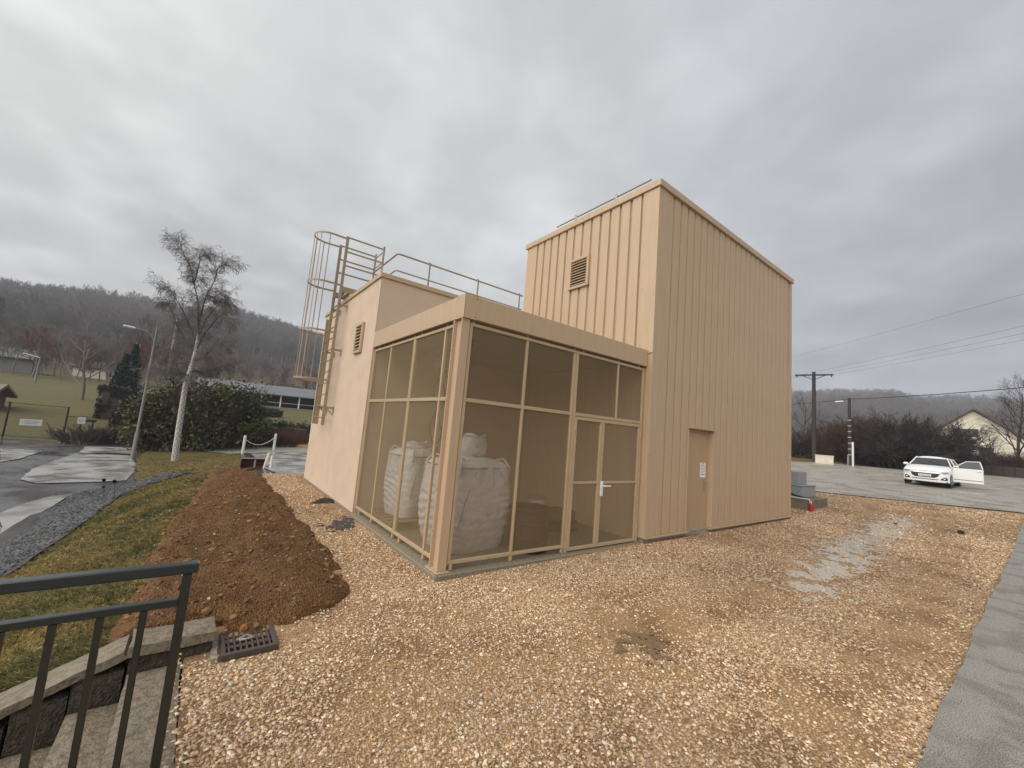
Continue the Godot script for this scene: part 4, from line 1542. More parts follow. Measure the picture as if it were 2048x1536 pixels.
func make_birch() -> void:
	var base := on_ground(350, 923)
	var D := Vector2(base.x - CAM.x, base.z - CAM.z).length()
	var t := thing("birch_tree", "bare drooping birch with white trunk on the small lawn", "tree", base)
	var R := RandomNumberGenerator.new()
	R.seed = 12
	var trunk := Mb.new()
	var pts := [Vector3(0, -0.15, 0)]
	var rads := [0.17]
	for q in [[352, 900, 0.14], [357, 862, 0.128], [364, 815, 0.12], [371, 770, 0.11], [382, 735, 0.09], [392, 700, 0.08], [398, 668, 0.085], [400, 640, 0.075], [396, 600, 0.045], [386, 566, 0.03], [378, 535, 0.03], [356, 502, 0.018], [338, 482, 0.01]]:
		pts.append(at(q[0], q[1], D) - base)
		rads.append(q[2])
	trunk.tube(pts.slice(0, 8), rads.slice(0, 8), 10)
	part(trunk, "trunk", M.birch_bark, t)
	# limbs as they stand in the picture, each leaning a little towards or away
	var limbs := [
		[[398, 668, 0], [396, 600, 0.1], [386, 566, 0.2], [378, 535, 0.3], [356, 502, 0.4], [338, 482, 0.5]],
		[[386, 566, 0.2], [398, 535, 0.1], [402, 515, 0.0], [412, 508, -0.1]],
		[[398, 650, 0], [410, 610, -0.3], [418, 590, -0.5], [438, 562, -0.7], [446, 535, -0.8], [462, 530, -0.9]],
		[[418, 590, -0.5], [436, 595, -0.6], [455, 585, -0.8], [468, 600, -0.8]],
		[[394, 690, 0], [378, 655, 0.4], [358, 620, 0.7], [334, 588, 0.9], [316, 570, 1.0]],
		[[390, 705, 0], [366, 680, 0.5], [345, 655, 0.9], [326, 612, 1.2], [318, 605, 1.3]],
		[[392, 700, 0], [415, 665, -0.5], [440, 640, -0.9], [465, 625, -1.2], [474, 640, -1.3]],
		[[396, 676, 0], [420, 635, 0.5], [445, 612, 0.9], [470, 605, 1.2]],
		[[386, 722, 0], [410, 715, -0.5], [440, 690, -0.9], [462, 690, -1.1]],
		[[384, 728, 0], [360, 715, 0.6], [335, 700, 1.1], [318, 712, 1.2]],
		[[380, 742, 0], [410, 745, 0.4], [445, 735, 0.9], [478, 730, 1.1]],
		[[376, 752, 0], [350, 745, -0.5], [325, 735, -0.9], [300, 740, -1.2]],
	]
	var wood := Mb.new()
	var o := {"levels": 3, "kids": [6, 6, 5], "spread": 0.75, "ratio": 0.62, "lift": [0.0, -0.05, -0.28, -0.42], "jitter": 0.22, "thin": 0.0048, "low": 0.1, "girth": 0.5}
	var twigs := Mb.new()
	for l in limbs:
		var lp := []
		var lr := []
		for k in l.size():
			lp.append(at(394.0 + (l[k][0] - 394.0) * 0.80, l[k][1], D + l[k][2]) - base)
			lr.append(lerpf(0.036, 0.007, float(k) / (l.size() - 1)))
		wood.tube(lp, lr, 5)
		for k in l.size() - 1:
			for j in 11:
				var q: Vector3 = lp[k].lerp(lp[k + 1], R.randf())
				var d: Vector3 = ((lp[k + 1] - lp[k]).normalized() + Vector3(R.randf_range(-1, 1), R.randf_range(-0.6, 0.7), R.randf_range(-1, 1)) * 0.9).normalized()
				grow(twigs, q, d, R.randf_range(0.4, 0.95) * (0.75 + 0.06 * k), 0.008, 1, R, o)
	part(wood, "limbs", M.bark, t)
	part(twigs, "crown", M.birch_twig, t)


func make_left_plants() -> void:
	make_birch()
	var R := RandomNumberGenerator.new()
	R.seed = 31
	# big dark shrubs behind the birch
	var greens := [Color(0.05, 0.062, 0.014), Color(0.036, 0.046, 0.014), Color(0.095, 0.092, 0.018), Color(0.065, 0.042, 0.02)]
	for s in [[300, 905, 1.6, 3.3, "dark shrub with brown twigs beside the lamp post", 5200], [372, 905, 2.2, 4.1, "tall brown and green shrub behind the birch trunk", 7600], [440, 904, 2.3, 3.9, "broad olive green shrub between birch and chain posts", 7600]]:
		var p := on_ground(s[0], s[1])
		p += (p - CAM).normalized() * s[2] * 0.8
		p.y = land(p.x, p.z)
		var t := thing("evergreen_shrub", s[4], "shrub", p, "shrubs behind the birch")
		var mb := Mb.new()
		leafy(mb, Vector3(0, s[3] * 0.5, 0), Vector3(s[2], s[3] * 0.5, s[2]), s[5], 0.13, greens, R)
		part(mb, "foliage", M.leaf, t)
		part(twig_bush(700 + int(s[0]), s[2] * 1.9, s[3] * 0.98, 9, BUSH), "stems", M.red_twig if s[0] < 400 else M.twig, t)
	# low red-brown shrubs in the bed
	var low := twig_bush(81, 2.2, 0.95, 60, {"levels": 2, "kids": [5, 4], "spread": 0.4, "ratio": 0.5, "lift": [0.05, 0.08], "jitter": 0.14, "low": 0.2, "thin": 0.008})
	for k in 9:
		var p := on_ground(lerpf(462, 604, k / 8.0), 893 - (k % 3) * 5)
		var t := thing("red_shrub", "low red brown twiggy shrub in the bed by the chain", "shrub", p, "red shrubs in the bed", k * 1.7)
		part(low, "stems", M.red_twig, t)
	for k in 4:
		var p := on_ground(lerpf(165, 262, k / 3.0), 888 - (k % 2) * 4)
		var t := thing("brown_shrub", "low dark brown shrub along the fence by the hedge", "shrub", p, "brown shrubs along the fence", k * 1.3)
		part(low, "stems", M.twig, t)
	# clipped hedges
	for s in [[[222, 880], [290, 884], 1.9, "clipped dark hedge left of the lamp post"], [[490, 879], [665, 883], 1.25, "clipped dark green hedge below the long pavilion"], [[190, 834], [250, 838], 2.6, "rounded dark evergreen behind the clipped hedge"], [[500, 832], [560, 834], 0.9, "low green hedge in front of the long pavilion"]]:
		var a := on_ground(s[0][0], s[0][1])
		var b := on_ground(s[1][0], s[1][1])
		var mid := (a + b) * 0.5
		var t := thing("hedge", s[3], "hedge", Vector3(mid.x, land(mid.x, mid.z), mid.z), "", atan2(-(b - a).z, (b - a).x))
		var half := Vector3((b - a).length() * 0.5, s[2] * 0.5, 0.55)
		var mb := Mb.new()
		leafy(mb, Vector3(0, half.y, 0), half, 5200, 0.12, [Color(0.022, 0.034, 0.014), Color(0.03, 0.042, 0.014), Color(0.016, 0.022, 0.012)], R, true)
		part(mb, "foliage", M.leaf, t)
		var core := Mb.new()
		core.box(Vector3(0, half.y * 0.92, 0), half * 1.7, 0.1)
		part(core, "branches", M.twig, t)
	# bare trees between road and hill
	var ash := bare_tree_meshes(41, 10.0, ASH)
	var ash2 := bare_tree_meshes(42, 10.0, ASH.merged({"first": 0.15, "reach": 0.5, "rise": 0.45, "limbs": 9}, true))
	var ash3 := bare_tree_meshes(43, 10.0, ASH.merged({"rise": 1.3, "reach": 0.3}, true))
	var list := [
		[165, 62.0, 1.0, ash2, M.grey_twig, "grey bare tree with spreading limbs on the pasture"],
		[262, 74.0, 1.15, ash3, M.red_twig, "slender reddish bare tree behind the dark evergreen"],
		[285, 80.0, 1.2, ash, M.red_twig, "reddish bare tree behind the concrete pole"],
		[345, 70.0, 1.1, ash3, M.twig, "dark bare tree behind the birch crown"],
		[420, 84.0, 1.15, ash, M.red_twig, "reddish bare tree above the olive shrub"],
		[470, 105.0, 1.0, ash2, M.grey_twig, "grey bare tree at the end of the pavilion"],
		[545, 120.0, 1.0, ash, M.grey_twig, "grey bare tree on the slope above the pavilion roof"],
		[110, 120.0, 1.0, ash, M.grey_twig, "grey bare tree far up the pasture"],
		[30, 115.0, 1.1, ash3, M.grey_twig, "tall grey bare tree behind the brown shed"],
		[225, 110.0, 1.2, ash, M.twig, "dark bare tree beside the small cream house"],
	]
	for s in list:
		var p := at(s[0], 790, s[1])
		p.y = land(p.x, p.z)
		bare_tree("bare_tree", s[5], s[3], p, s[0] * 0.7, s[2], "bare trees between road and hill", M.bark if s[4] != M.grey_twig else M.grey_twig, s[4])
	# white birches farther off
	for s in [[246, 70.0, "white stemmed birch on the left of the far pair"], [268, 72.0, "white stemmed birch on the right of the far pair"]]:
		var p := at(s[0], 790, s[1])
		p.y = land(p.x, p.z)
		bare_tree("birch_tree", "slim white stemmed birch far behind the dark evergreen", ash3, p, s[0], 0.9, "far birches", M.white, M.red_twig)
	# dark evergreens
	var fir := Mb.new()
	fir.tinted = true
	for k in 1500:
		var h := pow(R.randf(), 1.2)
		var rr := (1.0 - h) * 2.1 * sqrt(R.randf()) * (0.8 + 0.2 * sin(h * 50.0)) + 0.1
		var a := R.randf() * TAU
		fir.tint = Color(0.018, 0.028, 0.016) * R.randf_range(0.7, 1.3)
		leaf_card(fir, Vector3(cos(a) * rr, h * 8.5 + 0.3, sin(a) * rr), 0.38, R)
	var fir_mesh := fir.mesh()
	for s in [[238, 57.0, 0.62], [255, 60.0, 0.75], [228, 59.0, 0.5]]:
		var p := at(s[0], 790, s[1])
		p.y = land(p.x, p.z)
		var t := thing("fir_tree", "dark fir tree on the pasture behind the clipped hedge", "tree", p, "firs behind the hedge", s[0])
		t.scale = Vector3.ONE * s[2]
		part(fir_mesh, "crown", M.leaf, t)
		var tr := Mb.new()
		tr.tube([Vector3(0, -0.2, 0), Vector3(0, 7, 0)], [0.16, 0.05], 6)
		part(tr, "trunk", M.bark, t)
	make_woods(fir_mesh)
	# vine rows and dried stalks
	var vines := Mb.new()
	for k in 26:
		var u := 535 + k * 6.0
		var a := at(u, 772, 150.0)
		var b := at(u - 18 - k * 0.6, 752, 215.0)
		for j in 12:
			var p := a.lerp(b, j / 12.0)
			var q := a.lerp(b, (j + 0.85) / 12.0)
			p.y = land(p.x, p.z) + 0.5
			q.y = land(q.x, q.z) + 0.5
			vines.beam(p, q, 0.5, 1.1)
	var v := part(vines, "vineyard", M.vine)
	tag(v, "brown rows of winter vines on the slope above the pavilion", "vineyard", "", "stuff")
	for s in [[207, 1003, 960], [228, 1003, 963], [206, 990, 974]]:
		var foot := on_ground(s[0] - 1, s[1])
		var D := Vector2(foot.x - CAM.x, foot.z - CAM.z).length()
		var top := at(s[0] + 1, s[2], D) - foot
		var t := thing("dried_flower", "dried dark seed head on a thin stalk at the gutter", "plant", foot, "dried seed heads at the gutter")
		var st := Mb.new()
		st.tube([Vector3(0, -0.05, 0), top * 0.5 + Vector3(0.01, 0, 0), top], [0.005, 0.004, 0.004], 4)
		part(st, "stalk", M.twig, t)
		var hd := Mb.new()
		for k in 60:
			hd.flat(top, top + Vector3(R.randf_range(-1, 1), R.randf_range(-1, 1), R.randf_range(-1, 1)).normalized() * 0.045, top + Vector3(R.randf_range(-1, 1), R.randf_range(-1, 1), R.randf_range(-1, 1)).normalized() * 0.04)
		part(hd, "seed_head", M.black, t)


func make_woods(fir_mesh: Mesh) -> void:
	var holder := Node3D.new()
	hang(holder, "hill_wood", self)
	tag(holder, "leafless brown wood covering the hills", "wood", "", "stuff")
	var R := RandomNumberGenerator.new()
	R.seed = 55
	var kinds := []
	for k in 4:
		var mb := Mb.new()
		var two := bare_tree_meshes(200 + k, 14.0, WOOD)
		kinds.append(two)
	var spots := [[], [], [], []]
	var firs := []
	for i in 7000:
		var left := i < 3600
		var az := R.randf_range(-24.0, 16.0) if left else R.randf_range(64.0, 96.0)
		var lo := 222.0 if left else 260.0
		var hi := 455.0 if left else 740.0
		var r := sqrt(lerpf(lo * lo, hi * hi, R.randf()))
		if left and r < 250.0 + 25.0 * patches.get_noise_2d(az * 14.0, 0.0) and az > -3.0:
			continue
		var a := deg_to_rad(az)
		var x := CAM.x + sin(a) * r
		var z := CAM.z - cos(a) * r
		var y := land(x, z) + bumps.get_noise_2d(x * 0.9, z * 0.9) * minf(6.0, (r - 110.0) * 0.02) - 0.4
		var s := R.randf_range(0.75, 1.25)
		var b := Basis.from_euler(Vector3(R.randf_range(-0.06, 0.06), R.randf() * TAU, R.randf_range(-0.06, 0.06))).scaled(Vector3(s * R.randf_range(0.9, 1.2), s, s * R.randf_range(0.9, 1.2)))
		if left and patches.get_noise_2d(x * 0.6 + 40.0, z * 0.6) > 0.38 and R.randf() < 0.5:
			firs.append(Transform3D(b.scaled(Vector3.ONE * 1.25), Vector3(x, y, z)))
		else:
			spots[R.randi() % 4].append(Transform3D(b, Vector3(x, y, z)))
	var scrub := [[], []]
	for i in 900:
		var az := R.randf_range(-24.0, 14.0)
		var r := sqrt(lerpf(92.0 * 92.0, 224.0 * 224.0, R.randf()))
		var a := deg_to_rad(az)
		var x := CAM.x + sin(a) * r
		var z := CAM.z - cos(a) * r
		var want := patches.get_noise_2d(x * 0.8, z * 0.8) + (0.25 if az < 0.5 else -0.15)
		if want < 0.0:
			continue
		var y := land(x, z) + (bumps.get_noise_2d(x * 0.9, z * 0.9) * minf(6.0, (r - 110.0) * 0.02) if r > 110.0 else 0.0) - 0.2
		var s := R.randf_range(0.28, 0.62)
		scrub[R.randi() % 2].append(Transform3D(Basis.from_euler(Vector3(0, R.randf() * TAU, 0)).scaled(Vector3(s * 1.3, s, s * 1.3)), Vector3(x, y, z)))
	for k in 2:
		fill(kinds[k][0], scrub[k], [], M.grey_twig, "scrub_trunks", holder)
		fill(kinds[k + 1][1], scrub[k], [], M.red_twig if k == 0 else M.wood_twig, "scrub_crowns", holder)
	for k in 4:
		fill(kinds[k][0], spots[k], [], M.grey_twig, "tree_trunks", holder)
		fill(kinds[k][1], spots[k], [], M.wood_twig, "tree_crowns", holder)
	fill(fir_mesh, firs, [], M.leaf, "evergreens", holder)


func make_right_plants() -> void:
	var R := RandomNumberGenerator.new()
	R.seed = 61
	var variants := []
	for k in 3:
		variants.append(twig_bush(90 + k, 5.0, 3.9, 26, {"levels": 3, "kids": [7, 7, 6], "spread": 0.6, "ratio": 0.52, "lift": [0.0, 0.03, 0.03], "jitter": 0.24, "low": 0.1, "thin": 0.009}))
	# thicket behind the parking lot: [u, v of the foot, scale, colour]
	var list := [[1598, 917, 0.8, 0], [1655, 921, 0.9, 0], [1680, 924, 1.0, 1], [1712, 929, 1.0, 1], [1738, 931, 1.1, 1], [1764, 934, 1.05, 0], [1788, 937, 1.15, 0], [1812, 938, 1.2, 2], [1834, 940, 1.2, 2], [1858, 941, 0.85, 2], [1882, 942, 0.62, 2], [1906, 944, 0.5, 0], [1932, 946, 0.45, 2], [1960, 948, 0.42, 0], [1990, 950, 0.5, 1], [2020, 952, 0.5, 0], [2050, 955, 0.55, 1], [1725, 927, 1.2, 0], [1775, 931, 1.3, 1], [1838, 936, 1.1, 2], [1628, 916, 0.9, 1]]
	var mats := [M.twig, M.red_twig, M.dark_twig]
	var says := ["dark bare bush in the thicket behind the parking lot", "reddish bare bush in the thicket behind the parking lot", "blackish dense bush in the thicket behind the white car"]
	for i in list.size():
		var s: Array = list[i]
		var p := on_ground(s[0], s[1])
		var d := (p - CAM).normalized()
		p += d * (1.8 + (3.0 if i > 16 else 0.0))
		p.y = land(p.x, p.z)
		var t := thing("bare_bush", says[s[3]], "bush", p, "thicket behind the parking lot, %s" % ["dark", "reddish", "blackish"][s[3]], i * 2.1)
		t.scale = Vector3(1.0, 1.0, 1.0) * s[2]
		part(variants[i % 3], "stems", mats[s[3]], t)
		if s[3] == 2 or i % 3 == 0:
			var mb := Mb.new()
			leafy(mb, Vector3(0, 1.2, 0), Vector3(2.0, 1.25, 1.6), 1400, 0.13, [Color(0.016, 0.015, 0.011), Color(0.022, 0.02, 0.012), Color(0.03, 0.02, 0.014)], R)
			part(mb, "foliage", M.leaf, t)
	var ash := bare_tree_meshes(44, 9.0, ASH.merged({"rise": 0.7, "reach": 0.45, "first": 0.2}, true))
	var ash2 := bare_tree_meshes(45, 9.0, ASH.merged({"rise": 1.1, "reach": 0.4, "first": 0.15}, true))
	for s in [[2036, 58.0, 1.05, ash2, "many branched bare tree in front of the cream gabled house", 0.4], [1596, 62.0, 0.9, ash, "bare grey tree behind the tall wooden pole", 1.2], [2075, 55.0, 1.1, ash, "bare tree beside the cream gabled house", 2.0], [1985, 66.0, 0.55, ash2, "small bare tree under the gable window", 3.0]]:
		var p := at(s[0], 930, s[1])
		p.y = land(p.x, p.z)
		bare_tree("bare_tree", s[4], s[3], p, s[5], s[2])


# ---------------------------------------------------------------- things in the yard
func stone_block(lo: Vector3, hi: Vector3, seed_no: int, rough := 0.012) -> Mb:
	# a rounded block with a worn, uneven surface
	var mb := Mb.new()
	var n := FastNoiseLite.new()
	n.seed = seed_no
	n.frequency = 3.0
	var ctr := (lo + hi) * 0.5
	var half := (hi - lo) * 0.5
	var bend := func(p: Vector3) -> Vector3:
		var q := p - ctr
		# rounded corners
		for k in 3:
			q[k] = clampf(q[k], -half[k], half[k])
		var edge := 0
		for k in 3:
			if absf(absf(q[k]) - half[k]) < 0.001:
				edge += 1
		if edge >= 2:
			q -= q.sign() * 0.008
		return ctr + q + Vector3(n.get_noise_3dv(p * 1.0), n.get_noise_3dv(p + Vector3(9, 0, 0)), n.get_noise_3dv(p + Vector3(0, 9, 0))) * rough
	for ax in 3:
		var a1 := (ax + 1) % 3
		var a2 := (ax + 2) % 3
		var n1 := maxi(1, int(half[a1] * 2.0 / 0.06))
		var n2 := maxi(1, int(half[a2] * 2.0 / 0.06))
		for s in [-1.0, 1.0]:
			for i in n1:
				for j in n2:
					var q := []
					for w in [[i, j], [i + 1, j], [i + 1, j + 1], [i, j + 1]]:
						var p := ctr
						p[ax] += s * half[ax]
						p[a1] += lerpf(-half[a1], half[a1], float(w[0]) / n1)
						p[a2] += lerpf(-half[a2], half[a2], float(w[1]) / n2)
						q.append(bend.call(p))
					var out := Vector3.ZERO
					out[ax] = s
					mb.quad(q[0], q[1], q[2], q[3], out)
	return mb


func make_steps() -> void:
	var t := thing("stone_steps", "worn stone steps going down beside the railing", "steps", Vector3(-2.35, -0.06, 1.2))
	for k in 7:
		var x1 := 0.0 - 0.26 * k
		var y := -0.16 * k
		part(stone_block(Vector3(x1 - 0.30, y - 0.15, -0.53), Vector3(x1 - (0.0 if k == 0 else 0.0), y, 0.545), 300 + k), "step", M.stone, t)
		var fillr := Mb.new()
		fillr.span(Vector3(x1 - 0.26, y - 0.9, -0.52), Vector3(x1 - 0.01, y - 0.151, 0.53))
		part(fillr, "riser", M.old_wall, t)
	var w := thing("retaining_wall", "low mossy stone wall with coping slabs beside the steps", "wall", Vector3(-2.17, -0.06, 0.5))
	part(stone_block(Vector3(-0.49, -0.6, -0.09), Vector3(-0.02, 0.085, 0.13), 320, 0.02), "wall_body", M.old_wall, w)
	for k in 9:
		var x0 := -0.49 - 0.25 * (k + 1)
		var yk := 0.085 - 0.394 * 0.25 * (k + 0.75)
		part(stone_block(Vector3(x0, yk - 1.0, -0.09), Vector3(x0 + 0.249, yk, 0.13), 330 + k, 0.012), "wall_body", M.old_wall, w)
	part(stone_block(Vector3(-0.50, 0.09, -0.12), Vector3(0.0, 0.17, 0.17), 340, 0.018), "coping_slab", M.stone, w)
	for k in 3:
		var o := part(stone_block(Vector3(-0.86, -0.035, -0.12), Vector3(-0.005, 0.035, 0.15), 350 + k, 0.01), "coping_slab", M.stone, w)
		o.position = Vector3(-0.49 - 0.80 * k, 0.115 - 0.315 * k, 0)
		o.rotation.z = 0.375
	var s := thing("retaining_wall", "plain stone edge under the railing", "wall", Vector3(-2.36, -0.07, 1.82))
	part(stone_block(Vector3(-2.4, -1.2, -0.07), Vector3(0.0, 0.0, 0.07), 360, 0.008), "wall_body", M.stone, s)


func make_railing() -> void:
	var t := thing("railing", "dark green steel railing beside the stone steps", "railing", Vector3(-2.41, -0.07, 1.79))
	var L := 2.3
	var mb := Mb.new()
	mb.span(Vector3(-L, 0.985, -0.03), Vector3(0.022, 1.035, 0.03), 0.006)
	part(mb, "top_rail", M.rail, t)
	mb = Mb.new()
	mb.span(Vector3(-L, 0.83, -0.02), Vector3(-0.041, 0.866, 0.02), 0.004)
	part(mb, "lower_rail", M.rail, t)
	for x in [-0.02, -1.9]:
		mb = Mb.new()
		mb.span(Vector3(x - 0.02, 0.0, -0.018), Vector3(x + 0.02, 0.984, 0.018), 0.004)
		part(mb, "post", M.rail, t)
	for k in 14:
		var x := -0.165 - 0.15 * k
		if absf(x + 1.9) < 0.05:
			continue
		mb = Mb.new()
		mb.span(Vector3(x - 0.014, 0.0, -0.012), Vector3(x + 0.014, 0.829, 0.012), 0.003)
		part(mb, "baluster", M.rail, t)


func make_grate() -> void:
	var t := thing("drain_grate", "rusty cast iron drain grate at the foot of the earth heap", "drain", Vector3(-1.955, -0.048, 0.60))
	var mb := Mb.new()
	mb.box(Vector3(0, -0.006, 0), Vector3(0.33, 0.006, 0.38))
	part(mb, "pit_shade", M.black, t)  # black plate over the gravel: the dark of the pit painted in
	for e in [[Vector3(0, 0.012, 0.185), Vector3(0.37, 0.05, 0.035)], [Vector3(0, 0.012, -0.185), Vector3(0.37, 0.05, 0.035)], [Vector3(0.168, 0.012, 0), Vector3(0.034, 0.05, 0.334)], [Vector3(-0.168, 0.012, 0), Vector3(0.034, 0.05, 0.334)]]:
		mb = Mb.new()
		mb.box(e[0], e[1], 0.006)
		part(mb, "frame_bar", M.iron, t)
	for k in 8:
		mb = Mb.new()
		mb.box(Vector3(-0.151 + 0.0377 * (k + 0.5) + 0.0, 0.014, 0), Vector3(0.014, 0.034, 0.333), 0.003)
		part(mb, "grate_bar", M.iron, t)
	for k in 3:
		mb = Mb.new()
		mb.box(Vector3(0, 0.011, -0.084 + 0.084 * k), Vector3(0.301, 0.030, 0.016), 0.002)
		part(mb, "cross_bar", M.iron, t)
	mb = Mb.new()
	var ring := []
	var rr := []
	for k in 22:
		var a := k * 0.52
		ring.append(Vector3(-0.02 + cos(a) * 0.045, 0.038 + 0.006 * sin(a * 1.7), 0.0 + sin(a) * 0.03))
		rr.append(0.0022)
	mb.tube(ring, rr, 4)
	part(mb, "wire_loop", M.white, t)
	var st := Mb.new()
	var kerb := stone_block(Vector3(-0.245, -0.12, -0.14), Vector3(-0.192, 0.03, 0.19), 380, 0.02)
	part(kerb, "kerb_stone", M.concrete, t)


func bulk_bag(called_label: String, pos: Vector3, size: Vector3, neck: float, seed_no: int, turn: float) -> Node3D:
	var t := thing("bulk_bag", called_label, "bag", pos, "", turn)
	var n := FastNoiseLite.new()
	n.seed = seed_no
	n.frequency = 1.0
	var ring := func(a: float, h: float) -> Vector3:
		var ca := cos(a)
		var sa := sin(a)
		var p := 5.0
		var k := pow(pow(absf(ca), p) + pow(absf(sa), p), -1.0 / p)
		var bulge := 1.0 + 0.10 * sin(PI * clampf(h, 0.0, 1.0)) - 0.10 * pow(1.0 - clampf(h, 0, 1), 6.0)
		var fold := 0.009 * sin(h * 62.0 + 3.0 * sin(a * 2.0 + seed_no) + 5.0 * n.get_noise_2d(a * 1.5, h * 2.0)) * sm(0.02, 0.2, h) * (1.0 - sm(0.6, 0.85, h)) * (0.3 + 0.7 * maxf(0.0, sin(a * 2.0 + 0.6)))
		fold += 0.018 * n.get_noise_2d(a * 1.2 + 7.0, h * 1.6) + 0.010 * sin(a * 14.0 + 4.0 * n.get_noise_2d(a, h * 3.0)) * sm(0.55, 0.95, h)
		return Vector3(ca * k * size.x * 0.5 * bulge + ca * fold, h * size.y, sa * k * size.z * 0.5 * bulge + sa * fold)
	var mb := Mb.new()
	mb.grid(func(u, v): return ring.call(-u * TAU, v), 96, 90)
	part(mb, "bag_body", M.bag, t)
	# gathered top with four ears and the filling spout
	mb = Mb.new()
	mb.grid(func(u, v):
		var e: Vector3 = ring.call(-u * TAU, 1.0)
		var c := Vector3(0.06, size.y + 0.16, 0.0)
		var q: Vector3 = e.lerp(c + Vector3(cos(-u * TAU), 0, sin(-u * TAU)) * 0.19, v)
		q.y = lerpf(size.y, size.y + 0.12, sqrt(v)) + 0.015 * n.get_noise_2d(u * 12.0, v * 4.0)
		return q, 48, 10)
	part(mb, "bag_top", M.bag, t)
	mb = Mb.new()
	mb.grid(func(u, v):
		var a: float = -u * TAU
		var r: float = 0.20 + 0.03 * sin(v * 5.0) + 0.03 * n.get_noise_2d(cos(a) * 2.0, v * 3.0 + sin(a) * 2.0)
		return Vector3(0.06 + cos(a) * r * 1.1 + 0.02 * v, size.y + 0.10 + v * neck + (0.02 * sin(a * 3.0) if v > 0.95 else 0.0), sin(a) * r * 0.8), 32, 18)
	var spout := part(mb, "filling_spout", M.bag, t)
	var lid := Mb.new()
	for k in 20:
		var a := TAU * k / 20.0
		var b := TAU * (k + 1) / 20.0
		var c := Vector3(0.08, size.y + 0.05 + neck, 0)
		lid.flat(c, c + Vector3(cos(a) * 0.22, 0.03, sin(a) * 0.155), c + Vector3(cos(b) * 0.22, 0.03, sin(b) * 0.155), Vector3.UP)
	part(lid, "spout_mouth", M.bag, spout)
	# seam round the shoulder, lifting loops at the corners
	mb = Mb.new()
	var pts := []
	var rr := []
	for k in 49:
		pts.append(ring.call(TAU * k / 48.0, 0.985) * Vector3(1.012, 1, 1.012))
		rr.append(0.008)
	mb.tube(pts, rr, 5)
	part(mb, "seam", M.bag_seam, t)
	for k in 4:
		var a := PI * 0.25 + PI * 0.5 * k
		var c: Vector3 = ring.call(a, 0.9)
		var lp := [c * Vector3(1.01, 1, 1.01), c + Vector3(0, 0.13, 0), c * Vector3(0.85, 1, 0.85) + Vector3(0, 0.24, 0), c * Vector3(0.6, 1, 0.6) + Vector3(0, 0.20, 0)]
		mb = Mb.new()
		mb.tube(lp, [0.018, 0.016, 0.014, 0.012], 6)
		part(mb, "lifting_loop", M.bag, t)
	mb = Mb.new()
	mb.tube([ring.call(1.95, 0.98), ring.call(2.2, 0.6) * Vector3(1.02, 1, 1.02), ring.call(2.3, 0.3) * Vector3(1.03, 1, 1.03)], [0.007, 0.007, 0.007], 5)
	part(mb, "cord", M.bag_seam, t)
	return t


